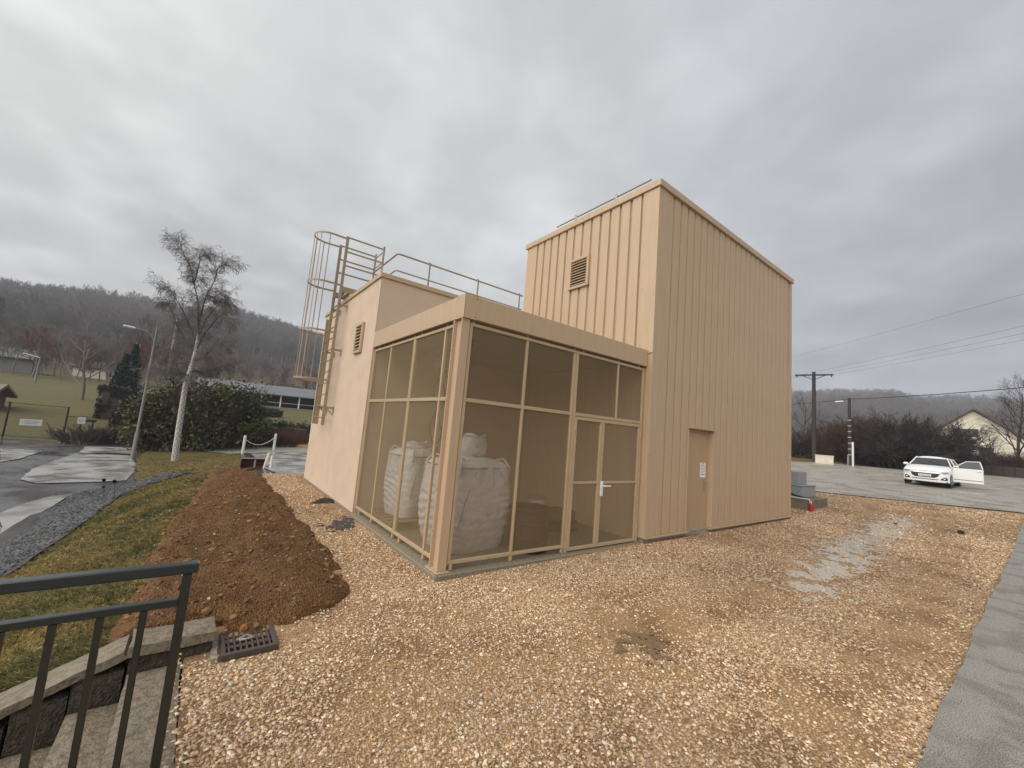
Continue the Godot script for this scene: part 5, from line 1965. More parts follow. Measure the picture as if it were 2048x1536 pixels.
func make_store() -> void:
	bulk_bag("full white bulk bag with filling spout standing behind the mesh", Vector3(0.90, 0.005, -1.02), Vector3(1.06, 1.20, 1.0), 0.36, 5, 0.12)
	bulk_bag("slack white bulk bag standing on the wooden pallet", Vector3(0.62, 0.15, -2.5), Vector3(0.58, 1.05, 0.72), 0.12, 9, 0.3)
	var p := thing("pallet", "wooden pallet under the slack bulk bag", "pallet", Vector3(0.72, 0.003, -2.55))
	var wood := plain(Color(0.26, 0.19, 0.11), 0.8)
	for k in 6:
		var mb := Mb.new()
		mb.box(Vector3(0, 0.133, -0.5 + 0.2 * k), Vector3(1.1, 0.02, 0.12), 0.002)
		part(mb, "plank", wood, p)
	for k in 3:
		var mb := Mb.new()
		mb.box(Vector3(-0.5 + 0.5 * k, 0.061, 0), Vector3(0.1, 0.12, 1.1), 0.003)
		part(mb, "bearer", wood, p)
	# barrel, tubs and a heap behind the front screen
	var b := thing("barrel", "dark reddish brown open barrel behind the front mesh", "barrel", Vector3(1.72, 0.003, -0.42))
	var mb := Mb.new()
	mb.lathe([Vector2(0, 0), Vector2(0.27, 0), Vector2(0.30, 0.03), Vector2(0.30, 0.58), Vector2(0.32, 0.6), Vector2(0.32, 0.64), Vector2(0.28, 0.64), Vector2(0.27, 0.1), Vector2(0, 0.08)], Vector3.ZERO, 24)
	part(mb, "drum", plain(Color(0.07, 0.03, 0.022), 0.5), b)
	for k in 2:
		mb = Mb.new()
		mb.lathe([Vector2(0.301, 0.2 + 0.2 * k), Vector2(0.312, 0.215 + 0.2 * k), Vector2(0.301, 0.23 + 0.2 * k)], Vector3.ZERO, 24)
		part(mb, "hoop", plain(Color(0.06, 0.026, 0.02), 0.5), b)
	for k in 2:
		var s := thing("bucket", "white lidded bucket at the bottom of the pair" if k == 0 else "white lidded bucket stacked on the other bucket", "bucket", Vector3(2.35, 0.003 + 0.34 * k, -1.0))
		mb = Mb.new()
		mb.lathe([Vector2(0, 0), Vector2(0.13, 0), Vector2(0.155, 0.29)], Vector3.ZERO, 20)
		part(mb, "tub", plain(Color(0.55, 0.52, 0.48), 0.5), s)
		mb = Mb.new()
		mb.lathe([Vector2(0.155, 0.29), Vector2(0.168, 0.295), Vector2(0.168, 0.32), Vector2(0.15, 0.335), Vector2(0, 0.33)], Vector3.ZERO, 20)
		part(mb, "lid", plain(Color(0.30, 0.20, 0.12) if k == 1 else Color(0.6, 0.58, 0.54), 0.5), s)
	var heap := thing("sack_heap", "heap of reddish brown sacks behind the mesh door", "sacks", Vector3(3.1, 0.003, -1.25))
	for k in 4:
		mb = Mb.new()
		var off := Vector3(-0.15 + 0.22 * (k % 2), 0.11 + 0.17 * (k / 2), 0.1 * (k % 3))
		mb.grid(func(u, v):
			var a: float = -u * TAU
			var th: float = (v - 0.5) * PI
			var w := 1.0 + 0.12 * bumps.get_noise_3d(cos(a) * 80.0 + k * 200.0, th * 60.0, sin(a) * 80.0)
			return off + Vector3(cos(a) * cos(th) * 0.36, sin(th) * 0.12, sin(a) * cos(th) * 0.26) * w, 20, 10)
		part(mb, "sack", plain(Color(0.16, 0.07, 0.045), 0.8), heap)
	# hoist on the ceiling with its chain, and a grey standing frame
	var h := thing("chain_hoist", "dark chain hoist hanging from the enclosure ceiling", "hoist", Vector3(0.95, 3.22, -2.35))
	mb = Mb.new()
	mb.box(Vector3(0, -0.06, 0), Vector3(0.06, 0.12, 2.2), 0.004)
	part(mb, "runway_beam", M.grey_steel, h)
	mb = Mb.new()
	mb.box(Vector3(0, -0.28, 0), Vector3(0.2, 0.26, 0.28), 0.03)
	part(mb, "motor", M.grey_steel, h)
	for k in 3:
		mb = Mb.new()
		var pts := []
		var rr := []
		for j in 14:
			pts.append(Vector3(-0.08 + 0.08 * k + 0.03 * sin(j * 1.1 + k), -0.38 - j * 0.11, 0.04 * cos(j * 0.9 + k)))
			rr.append(0.011)
		mb.tube(pts, rr, 5)
		part(mb, "chain", M.black, h)
	mb = Mb.new()
	var hook := []
	for j in 12:
		var a := j * 0.42
		hook.append(Vector3(sin(a) * 0.07, -1.9 + cos(a) * 0.09, 0.0))
	mb.tube(hook, [0.015, 0.015, 0.015, 0.015, 0.015, 0.015, 0.015, 0.015, 0.015, 0.015, 0.012, 0.008], 6)
	part(mb, "hook", M.black, h)
	var fr := thing("pump_unit", "grey pump unit on feet beside the slack bag", "pump", Vector3(1.55, 0.003, -2.1))
	for s in [-1.0, 1.0]:
		mb = Mb.new()
		mb.span(Vector3(s * 0.2 - 0.03, 0, -0.35), Vector3(s * 0.2 + 0.03, 0.08, 0.35), 0.005)
		part(mb, "foot", M.grey_steel, fr)
	mb = Mb.new()
	mb.lathe([Vector2(0, -0.35), Vector2(0.16, -0.35), Vector2(0.18, -0.3), Vector2(0.18, 0.2), Vector2(0.1, 0.26), Vector2(0.1, 0.4), Vector2(0, 0.4)], Vector3(0, 0.26, 0), 18, Basis(Vector3.RIGHT, PI * 0.5))
	part(mb, "motor", M.grey_steel, fr)
	mb = Mb.new()
	mb.tube([Vector3(0, 0.4, 0.1), Vector3(0, 1.0, 0.1), Vector3(-0.2, 1.2, 0.1), Vector3(-0.5, 1.2, 0.05)], [0.04, 0.04, 0.04, 0.04], 8)
	part(mb, "hose", M.black, fr)


func make_small_yard_things() -> void:
	# crumpled black cloth on the path
	var p := on_ground(650, 1004)
	var t := thing("plastic_sheet", "crumpled black plastic sheet on the path by the stucco wall", "plastic sheet", p)
	var mb := Mb.new()
	mb.grid(func(u, v):
		var a: float = -u * TAU
		var r: float = v * (0.24 + 0.06 * sin(a * 3.0) + 0.03 * sin(a * 5.0))
		var h: float = (1.0 - v) * 0.07 + 0.05 * absf(bumps.get_noise_2d(cos(a) * r * 900.0, sin(a) * r * 900.0)) * (1.0 - v * v)
		return Vector3(cos(a) * r, h + 0.012, sin(a) * r * 0.9), 40, 14)
	part(mb, "folds", plain(Color(0.012, 0.013, 0.016), 0.35), t)
	blotches("damp_patch", outline_px([[652, 1054], [672, 1040], [705, 1034], [712, 1045], [690, 1060], [668, 1062]]), dressed(Color(0.055, 0.048, 0.042), 0.75, M.mottle, 0.3), 0.013, 0.03, "black sooty stain in the gravel at the enclosure corner", "stain")
	# valve cabinet on its concrete block beyond the tower
	var c := on_ground(1618, 1022)
	var g := thing("control_cabinet", "grey steel cabinets on a concrete block beyond the tower", "cabinet", Vector3(c.x, c.y, c.z))
	mb = Mb.new()
	mb.span(Vector3(0, -0.3, -2.6), Vector3(1.75, 0.33, 0.0), 0.02)
	part(mb, "concrete_block", layered(dressed(Color(0.20, 0.175, 0.13), 0.8, M.mottle, 0.8), M.coarse, 2.0), g)
	mb = Mb.new()
	mb.span(Vector3(0.22, 0.335, -1.25), Vector3(1.45, 0.69, -0.25), 0.01)
	mb.span(Vector3(0.20, 0.691, -1.27), Vector3(1.47, 0.72, -0.23), 0.006)
	part(mb, "lower_cabinet", M.grey_steel, g)
	mb = Mb.new()
	mb.span(Vector3(0.55, 0.721, -1.0), Vector3(1.30, 1.13, -0.45), 0.01)
	part(mb, "upper_cabinet", M.grey_steel, g)
	mb = Mb.new()
	mb.span(Vector3(0.1, 0.335, -2.5), Vector3(0.9, 0.65, -1.5), 0.02)
	part(mb, "rear_cabinet", M.grey_steel, g)
	mb = Mb.new()
	mb.tube([Vector3(0.23, 0.58, -0.9), Vector3(0.12, 0.56, -0.8), Vector3(0.08, 0.48, -0.6), Vector3(0.10, 0.40, -0.4), Vector3(0.15, 0.36, -0.15)], [0.035, 0.035, 0.035, 0.03, 0.03], 8, true)
	part(mb, "hose", M.black, g)
	pole([Vector3(-0.03, 0.35, -0.5), Vector3(-0.03, 0.35, 0.03), Vector3(-0.03, 0.1, 0.04)], 0.016, "pipe", M.white, g)
	var red := thing("fire_extinguisher", "small red canister hanging at the concrete block corner", "canister", c + Vector3(-0.03, -0.02, 0.07))
	mb = Mb.new()
	mb.lathe([Vector2(0, 0), Vector2(0.06, 0.0), Vector2(0.065, 0.02), Vector2(0.065, 0.22), Vector2(0.04, 0.26), Vector2(0.02, 0.27), Vector2(0, 0.27)], Vector3.ZERO, 14)
	part(mb, "body", plain(Color(0.42, 0.02, 0.02), 0.4), red)
	mb = Mb.new()
	mb.tube([Vector3(0, 0.26, 0), Vector3(0, 0.34, 0)], [0.015, 0.012], 6, true)
	part(mb, "neck", M.white, red)
	# dark stones lying on the gravel
	for s in [[1922, 1067, 0.09], [1791, 1049, 0.05], [1280, 1186, 0.02]]:
		var q := on_ground(s[0], s[1])
		var o := part(stone_block(Vector3(-s[2], -0.01, -s[2] * 0.7), Vector3(s[2], s[2] * 0.8, s[2] * 0.7), int(s[0]), 0.02), "stone", M.black, self, q + Vector3(0, 0.005, 0))
		tag(o, "single dark stone lying on the pale gravel", "stone", "dark stones on the gravel")


# ---------------------------------------------------------------- the car
func car_front(x: float, y: float) -> float:
	# how far forward the nose reaches at that place
	var q := absf(x) / 0.87
	return 1.985 - 0.20 * q * q - 0.16 * pow(q, 6.0) - 0.20 * pow(maxf(0.0, y - 0.56), 1.3) * 2.0 - 0.5 * pow(maxf(0.0, 0.34 - y), 2.0)


func nose_piece(mb: Mb, pts: Array, lift: float) -> void:
	# a patch of the nose inside an outline of Vector2(x, y)
	var poly := PackedVector2Array(pts)
	if Geometry2D.is_polygon_clockwise(poly):
		poly.reverse()
	var step := 0.06
	for i in range(-16, 16):
		for j in range(2, 15):
			var cell := PackedVector2Array([Vector2(i, j) * step, Vector2(i + 1, j) * step, Vector2(i + 1, j + 1) * step, Vector2(i, j + 1) * step])
			for piece in Geometry2D.intersect_polygons(cell, poly):
				var idx := Geometry2D.triangulate_polygon(piece)
				for t in range(0, idx.size(), 3):
					var q := []
					for k in 3:
						var p: Vector2 = piece[idx[t + k]]
						q.append(Vector3(p.x, p.y, car_front(p.x, p.y) + lift))
					mb.flat(q[0], q[1], q[2], Vector3(0, 0, 1))


func mirrored(pts: Array) -> Array:
	return pts.map(func(p): return Vector2(-p.x, p.y))


func side_x(y: float, z: float) -> float:
	var w := 0.868 - 0.05 * pow(maxf(0.0, absf(y - 0.58) / 0.4), 2.0)
	w -= 0.10 * pow(maxf(0.0, (-z - 1.3) / 0.65), 2.0)
	return w


func hood_line(z: float) -> float:
	# top edge of the body side
	if z > 0.8:
		return lerpf(0.985, 0.70, pow((z - 0.8) / 0.95, 1.5))
	return lerpf(0.97, 1.0, sm(0.8, -1.9, z))


func make_car() -> void:
	var spot := at(1866, 969, 32.8)
	spot.y = land(spot.x, spot.z) + 0.032
	var to_cam := CAM - spot
	var t := thing("parked_car", "white hatchback parked on the lot with its front door open", "car", spot, "", atan2(to_cam.x, to_cam.z) - 0.15)
	t.scale = Vector3(1.0, 1.05, 1.0)
	var white := plain(Color(0.80, 0.80, 0.77), 0.25)
	white.clearcoat_enabled = true
	white.clearcoat = 0.6
	var dark := plain(Color(0.012, 0.012, 0.013), 0.35)
	var body := Mb.new()
	body.grid(func(u, v):
		var x: float = lerpf(-0.87, 0.87, u)
		var y: float = lerpf(0.2, 0.70, v)
		return Vector3(x, y, car_front(x, y)), 40, 12)
	# bonnet
	body.grid(func(u, v):
		var x: float = lerpf(-0.87, 0.87, u)
		var q := absf(x) / 0.87
		var z: float = lerpf(car_front(x, 0.70), 0.78 - 0.1 * q * q, v)
		var y: float = 0.70 + 0.30 * pow(v, 0.62) + 0.055 * (1.0 - q * q) * sin(PI * minf(1.0, v * 0.8 + 0.1))
		y -= 0.05 * pow(q, 8.0) * v
		return Vector3(x * (1.0 - 0.03 * v), y, z), 30, 14)
	for s in [-1.0, 1.0]:
		body.grid(func(u, v):
			var z: float = lerpf(car_front(0.87, 0.5), -1.95, u)
			var y: float = lerpf(0.24, hood_line(z), v)
			return Vector3(s * side_x(y, z), y, z), 40, 12)
		# shoulder behind the bonnet
		body.grid(func(u, v):
			var z: float = lerpf(0.82, -1.9, u)
			var y := hood_line(z)
			return Vector3(s * lerpf(side_x(y, z), 0.70, v), y + 0.02 * v, z), 16, 2)
	body.grid(func(u, v):
		var x: float = lerpf(-0.78, 0.78, u)
		var y: float = lerpf(0.3, 1.02, v)
		return Vector3(x, y, -1.93 - 0.06 * (1.0 - pow(absf(x) / 0.8, 4.0)) + 0.05 * v), 12, 6)
	# roof with pillars
	body.grid(func(u, v):
		var x: float = lerpf(-0.60, 0.60, u)
		var z: float = lerpf(0.29, -1.5, v)
		var q := absf(x) / 0.6
		return Vector3(x * (1.0 - 0.06 * v), 1.375 + 0.10 * minf(1.0, v * 7.0) * (1.0 - 0.7 * q * q * q) + 0.02 * sin(PI * v) - 0.03 * v, z - 0.08 * q * q * (1.0 - v)), 20, 14)
	for s in [-1.0, 1.0]:
		for e in [[Vector3(0.80, 0.985, 0.70), Vector3(0.60, 1.40, 0.14), 0.05], [Vector3(0.60, 1.405, 0.12), Vector3(0.565, 1.385, -1.45), 0.05], [Vector3(0.765, 1.0, -1.75), Vector3(0.57, 1.39, -1.40), 0.18], [Vector3(0.80, 1.0, -0.42), Vector3(0.60, 1.40, -0.5), 0.05]]:
			body.beam(e[0] * Vector3(s, 1, 1), e[1] * Vector3(s, 1, 1), e[2], 0.06, 0.012)
	part(body, "body", white, t)
	var under := Mb.new()
	under.span(Vector3(-0.80, 0.16, -1.85), Vector3(0.80, 0.26, 1.75), 0.02)
	part(under, "underbody", dark, t)
	var cabin := Mb.new()
	cabin.span(Vector3(-0.74, 0.3, -1.5), Vector3(0.74, 0.62, 0.6), 0.02)
	for x in [-0.36, 0.36]:
		cabin.box(Vector3(x, 0.85, -0.35), Vector3(0.46, 0.62, 0.16), 0.06, Basis(Vector3.RIGHT, -0.25))
		cabin.box(Vector3(x, 1.22, -0.46), Vector3(0.24, 0.18, 0.09), 0.04)
	cabin.span(Vector3(-0.72, 0.7, 0.4), Vector3(0.72, 0.97, 0.72), 0.04)
	part(cabin, "interior", dark, t)
	# glass
	var screen := Mb.new()
	screen.grid(func(u, v):
		var x: float = lerpf(-1.0, 1.0, u) * lerpf(0.745, 0.565, v)
		var q := absf(x) / 0.75
		return Vector3(x, lerpf(0.99, 1.36, v) + 0.02 * (1.0 - q * q), lerpf(0.80, 0.265, v) - 0.10 * q * q * (1.0 - 0.4 * v) + 0.02), 20, 8)
	part(screen, "windscreen", M.car_glass, t)
	for s in [-1.0, 1.0]:
		var sg := Mb.new()
		sg.grid(func(u, v):
			var z: float = lerpf(lerpf(0.60, 0.08, v), lerpf(-1.62, -1.38, v), u)
			return Vector3(s * lerpf(0.795, 0.60, v), lerpf(1.0, 1.385, v), z), 8, 3)
		if s < 0.0:
			part(sg, "side_window", M.car_glass, t)
		else:
			var rear := Mb.new()
			rear.grid(func(u, v):
				var z: float = lerpf(lerpf(-0.45, -0.52, v), lerpf(-1.62, -1.38, v), u)
				return Vector3(lerpf(0.795, 0.60, v), lerpf(1.0, 1.385, v), z), 8, 3)
			part(rear, "side_window", M.car_glass, t)
	var wip := Mb.new()
	wip.beam(Vector3(0.05, 1.02, 0.86), Vector3(-0.40, 1.16, 0.62), 0.02, 0.012)
	wip.beam(Vector3(0.50, 1.02, 0.80), Vector3(-0.08, 1.23, 0.55), 0.02, 0.012)
	part(wip, "wipers", dark, t)
	# face: grille with the number plate, lower slot, fog lamps, headlamps, emblem
	var gr := Mb.new()
	nose_piece(gr, [Vector2(-0.55, 0.60), Vector2(-0.50, 0.615), Vector2(0.50, 0.615), Vector2(0.55, 0.60), Vector2(0.47, 0.46), Vector2(0.36, 0.40), Vector2(-0.36, 0.40), Vector2(-0.47, 0.46)], 0.008)
	var go := part(gr, "grille", dark, t)
	for k in 3:
		var bar := Mb.new()
		var y := 0.445 + 0.05 * k
		nose_piece(bar, [Vector2(-0.44, y), Vector2(0.44, y), Vector2(0.44, y + 0.012), Vector2(-0.44, y + 0.012)], 0.014)
		part(bar, "slat", plain(Color(0.05, 0.05, 0.052), 0.3), go)
	var lipm := Mb.new()
	nose_piece(lipm, [Vector2(-0.56, 0.618), Vector2(0.56, 0.618), Vector2(0.52, 0.645), Vector2(-0.52, 0.645)], 0.012)
	part(lipm, "chrome_strip", plain(Color(0.55, 0.55, 0.55), 0.2, 0.9), go)
	var pl := Mb.new()
	pl.box(Vector3(0, 0.50, 2.0), Vector3(0.52, 0.11, 0.012), 0.004)
	var po := part(pl, "number_plate", plain(Color(0.75, 0.75, 0.74), 0.4), t)
	for s in [-1.0, 1.0]:
		var bl := Mb.new()
		bl.box(Vector3(s * 0.248, 0.50, 2.004), Vector3(0.022, 0.104, 0.008))
		part(bl, "blue_band", plain(Color(0.02, 0.04, 0.16), 0.4), po)
	var txt := TextMesh.new()
	txt.text = "FV-863-BM"
	txt.font_size = 14
	txt.pixel_size = 0.0058
	txt.depth = 0.004
	var font := SystemFont.new()
	font.font_names = PackedStringArray(["Droid Sans"])
	txt.font = font
	part(txt, "plate_letters", plain(Color(0.02, 0.02, 0.02), 0.5), po, Vector3(0, 0.50, 2.008))
	var low := Mb.new()
	nose_piece(low, [Vector2(-0.52, 0.335), Vector2(0.52, 0.335), Vector2(0.47, 0.30), Vector2(-0.47, 0.30)], 0.008)
	part(low, "air_slot", dark, t)
	for s in [-1.0, 1.0]:
		var fog := [Vector2(0.55, 0.31), Vector2(0.62, 0.40), Vector2(0.72, 0.455), Vector2(0.79, 0.43), Vector2(0.81, 0.36), Vector2(0.78, 0.30)]
		var lamp := [Vector2(0.50, 0.655), Vector2(0.60, 0.62), Vector2(0.72, 0.60), Vector2(0.83, 0.62), Vector2(0.855, 0.69), Vector2(0.83, 0.735), Vector2(0.70, 0.72)]
		var fm := Mb.new()
		nose_piece(fm, fog if s > 0.0 else mirrored(fog), 0.01)
		var fo := part(fm, "fog_lamp_surround", dark, t)
		var fl := Mb.new()
		fl.box(Vector3(s * 0.70, 0.375, car_front(0.70, 0.375) + 0.018), Vector3(0.09, 0.05, 0.02), 0.008)
		part(fl, "fog_lamp", plain(Color(0.75, 0.75, 0.75), 0.15), fo)
		var hm := Mb.new()
		nose_piece(hm, lamp if s > 0.0 else mirrored(lamp), 0.012)
		var ho := part(hm, "headlamp", plain(Color(0.42, 0.43, 0.44), 0.08), t)
		for k in 3:
			var lens := Mb.new()
			var x := 0.66 + 0.06 * k
			lens.box(Vector3(s * x, 0.66, car_front(x, 0.66) + 0.022), Vector3(0.03, 0.045, 0.012), 0.004)
			part(lens, "lamp_lens", dark, ho)
	var em := Mb.new()
	nose_piece(em, [Vector2(-0.035, 0.66), Vector2(0.0, 0.645), Vector2(0.035, 0.66), Vector2(0.03, 0.70), Vector2(-0.03, 0.70)], 0.03)
	part(em, "emblem", plain(Color(0.35, 0.35, 0.36), 0.25, 0.8), t)
	# mirrors
	for s in [-1.0, 1.0]:
		var mr := Mb.new()
		mr.box(Vector3(s * 0.97, 1.01, 0.58), Vector3(0.22, 0.13, 0.12), 0.045)
		mr.box(Vector3(s * 0.84, 0.98, 0.56), Vector3(0.10, 0.04, 0.06), 0.01)
		part(mr, "mirror", white, t)
	# wheels
	for s in [-1.0, 1.0]:
		for z in [1.24, -1.28]:
			var arch := Mb.new()
			arch.lathe([Vector2(0, 0.0), Vector2(0.365, 0.0), Vector2(0.365, 0.02)], Vector3(s * 0.853, 0.315, z), 24, Basis(Vector3.BACK, -s * PI * 0.5))
			var ao := part(arch, "wheel_arch", dark, t)
			var ty := Mb.new()
			ty.lathe([Vector2(0.20, -0.20), Vector2(0.29, -0.195), Vector2(0.31, -0.16), Vector2(0.31, -0.01), Vector2(0.29, 0.025), Vector2(0.205, 0.03)], Vector3(s * 0.853, 0.31, z), 24, Basis(Vector3.BACK, -s * PI * 0.5))
			var w := part(ty, "wheel", plain(Color(0.02, 0.02, 0.02), 0.8), t)
			var rim := Mb.new()
			for k in 5:
				var a := TAU * k / 5.0
				rim.beam(Vector3(s * 0.878, 0.31, z), Vector3(s * 0.878, 0.31 + sin(a) * 0.205, z + cos(a) * 0.205), 0.012, 0.06, 0.003, Vector3(0, cos(a), -sin(a)))
			rim.lathe([Vector2(0.185, 0.02), Vector2(0.21, 0.03), Vector2(0.21, 0.0)], Vector3(s * 0.853, 0.31, z), 24, Basis(Vector3.BACK, -s * PI * 0.5))
			part(rim, "rim", plain(Color(0.45, 0.45, 0.46), 0.3, 0.7), w)
	# the open door, swung out on its front hinges
	var d := Node3D.new()
	hang(d, "front_door", t)
	d.position = Vector3(0.855, 0.0, 0.72)
	d.rotation.y = -1.18
	var skin := Mb.new()
	skin.span(Vector3(-0.05, 0.27, -1.12), Vector3(0.02, 0.99, 0.0), 0.02)
	skin.beam(Vector3(-0.02, 0.985, -1.10), Vector3(-0.14, 1.36, -1.04), 0.05, 0.03)
	skin.beam(Vector3(-0.14, 1.36, -1.04), Vector3(-0.13, 1.33, -0.55), 0.03, 0.03)
	skin.beam(Vector3(-0.13, 1.33, -0.55), Vector3(-0.02, 0.99, -0.04), 0.03, 0.03)
	part(skin, "door_skin", white, d)
	var dg := Mb.new()
	dg.quad(Vector3(-0.02, 0.99, -0.06), Vector3(-0.02, 0.99, -1.08), Vector3(-0.13, 1.35, -1.03), Vector3(-0.125, 1.32, -0.56), Vector3(1, 0.3, 0))
	part(dg, "door_window", M.car_glass, d)
	var mold := Mb.new()
	mold.span(Vector3(0.019, 0.40, -1.10), Vector3(0.026, 0.425, -0.02), 0.002)
	mold.span(Vector3(0.012, 0.985, -1.11), Vector3(0.024, 1.005, -0.02), 0.002)
	part(mold, "moulding", dark, d)
	var dh := Mb.new()
	dh.box(Vector3(0.028, 0.86, -0.97), Vector3(0.02, 0.03, 0.17), 0.006)
	part(dh, "handle", plain(Color(0.5, 0.5, 0.5), 0.3), d)
	var trim := Mb.new()
	trim.span(Vector3(-0.07, 0.30, -1.08), Vector3(-0.051, 0.94, -0.05), 0.004)
	part(trim, "inner_trim", dark, d)


# ---------------------------------------------------------------- poles, fences, houses
func strung(a: Vector3, b: Vector3, sag: float, r: float, called: String, parent: Node) -> void:
	var pts := []
	var rads := []
	for k in 25:
		var t := k / 24.0
		pts.append(a.lerp(b, t) + Vector3.DOWN * sag * 4.0 * t * (1.0 - t))
		rads.append(r)
	var mb := Mb.new()
	mb.tube(pts, rads, 4)
	part(mb, called, M.cable, parent)


func house(called: String, label: String, pos: Vector3, turn: float, w: float, deep: float, eave: float, ridge: float, wall: Material, roof: Material, windows: Array) -> Node3D:
	# gable towards local +z; windows: [x, y, width, height, panes]
	var h := thing(called, label, "house", pos, "", turn)
	var mb := Mb.new()
	for z in [0.0, -deep]:
		var o := Vector3(0, 0, 1 if z == 0.0 else -1)
		mb.quad(Vector3(-w * 0.5, -1.5, z), Vector3(w * 0.5, -1.5, z), Vector3(w * 0.5, eave, z), Vector3(-w * 0.5, eave, z), o)
		mb.flat(Vector3(-w * 0.5, eave, z), Vector3(w * 0.5, eave, z), Vector3(0, ridge, z), o)
	for s in [-1.0, 1.0]:
		mb.quad(Vector3(s * w * 0.5, -1.5, 0), Vector3(s * w * 0.5, -1.5, -deep), Vector3(s * w * 0.5, eave, -deep), Vector3(s * w * 0.5, eave, 0), Vector3(s, 0, 0))
	part(mb, "wall", wall, h)
	var slope := (ridge - eave) / (w * 0.5)
	for s in [-1.0, 1.0]:
		var rf := Mb.new()
		var a := Vector3(0, ridge + 0.08, 0)
		var b := Vector3(s * (w * 0.5 + 0.5), eave + 0.08 - slope * 0.5, 0)
		var n := Vector3(s * slope, 1, 0).normalized()
		var th := n * 0.18
		for k in [[0.45, 1.0]]:
			var f := Vector3(0, 0, 0.45)
			var g := Vector3(0, 0, -deep - 0.45)
			rf.quad(a + f + th, b + f + th, b + g + th, a + g + th, n)
			rf.quad(a + f, b + f, b + g, a + g, -n)
			rf.quad(a + f, b + f, b + f + th, a + f + th, Vector3(0, 0, 1))
			rf.quad(b + f, b + g, b + g + th, b + f + th, Vector3(s, 0, 0))
		part(rf, "roof", roof, h)
	for q in windows:
		var wf := Mb.new()
		wf.box(Vector3(q[0], q[1], 0.02), Vector3(q[2] + 0.16, q[3] + 0.16, 0.06), 0.01)
		var wo := part(wf, "window", M.roof_brown, h)
		var pw: float = q[2] / q[4]
		for k in int(q[4]):
			var pn := Mb.new()
			pn.box(Vector3(q[0] - q[2] * 0.5 + pw * (k + 0.5), q[1], 0.056), Vector3(pw - 0.07, q[3] - 0.04, 0.02))
			part(pn, "pane", M.glass, wo)
	return h


func facing(p: Vector3) -> float:
	return atan2(CAM.x - p.x, CAM.z - p.z)


func grounded(u: float, v: float, dist: float) -> Vector3:
	var p := at(u, v, dist)
	p.y = land(p.x, p.z)
	return p


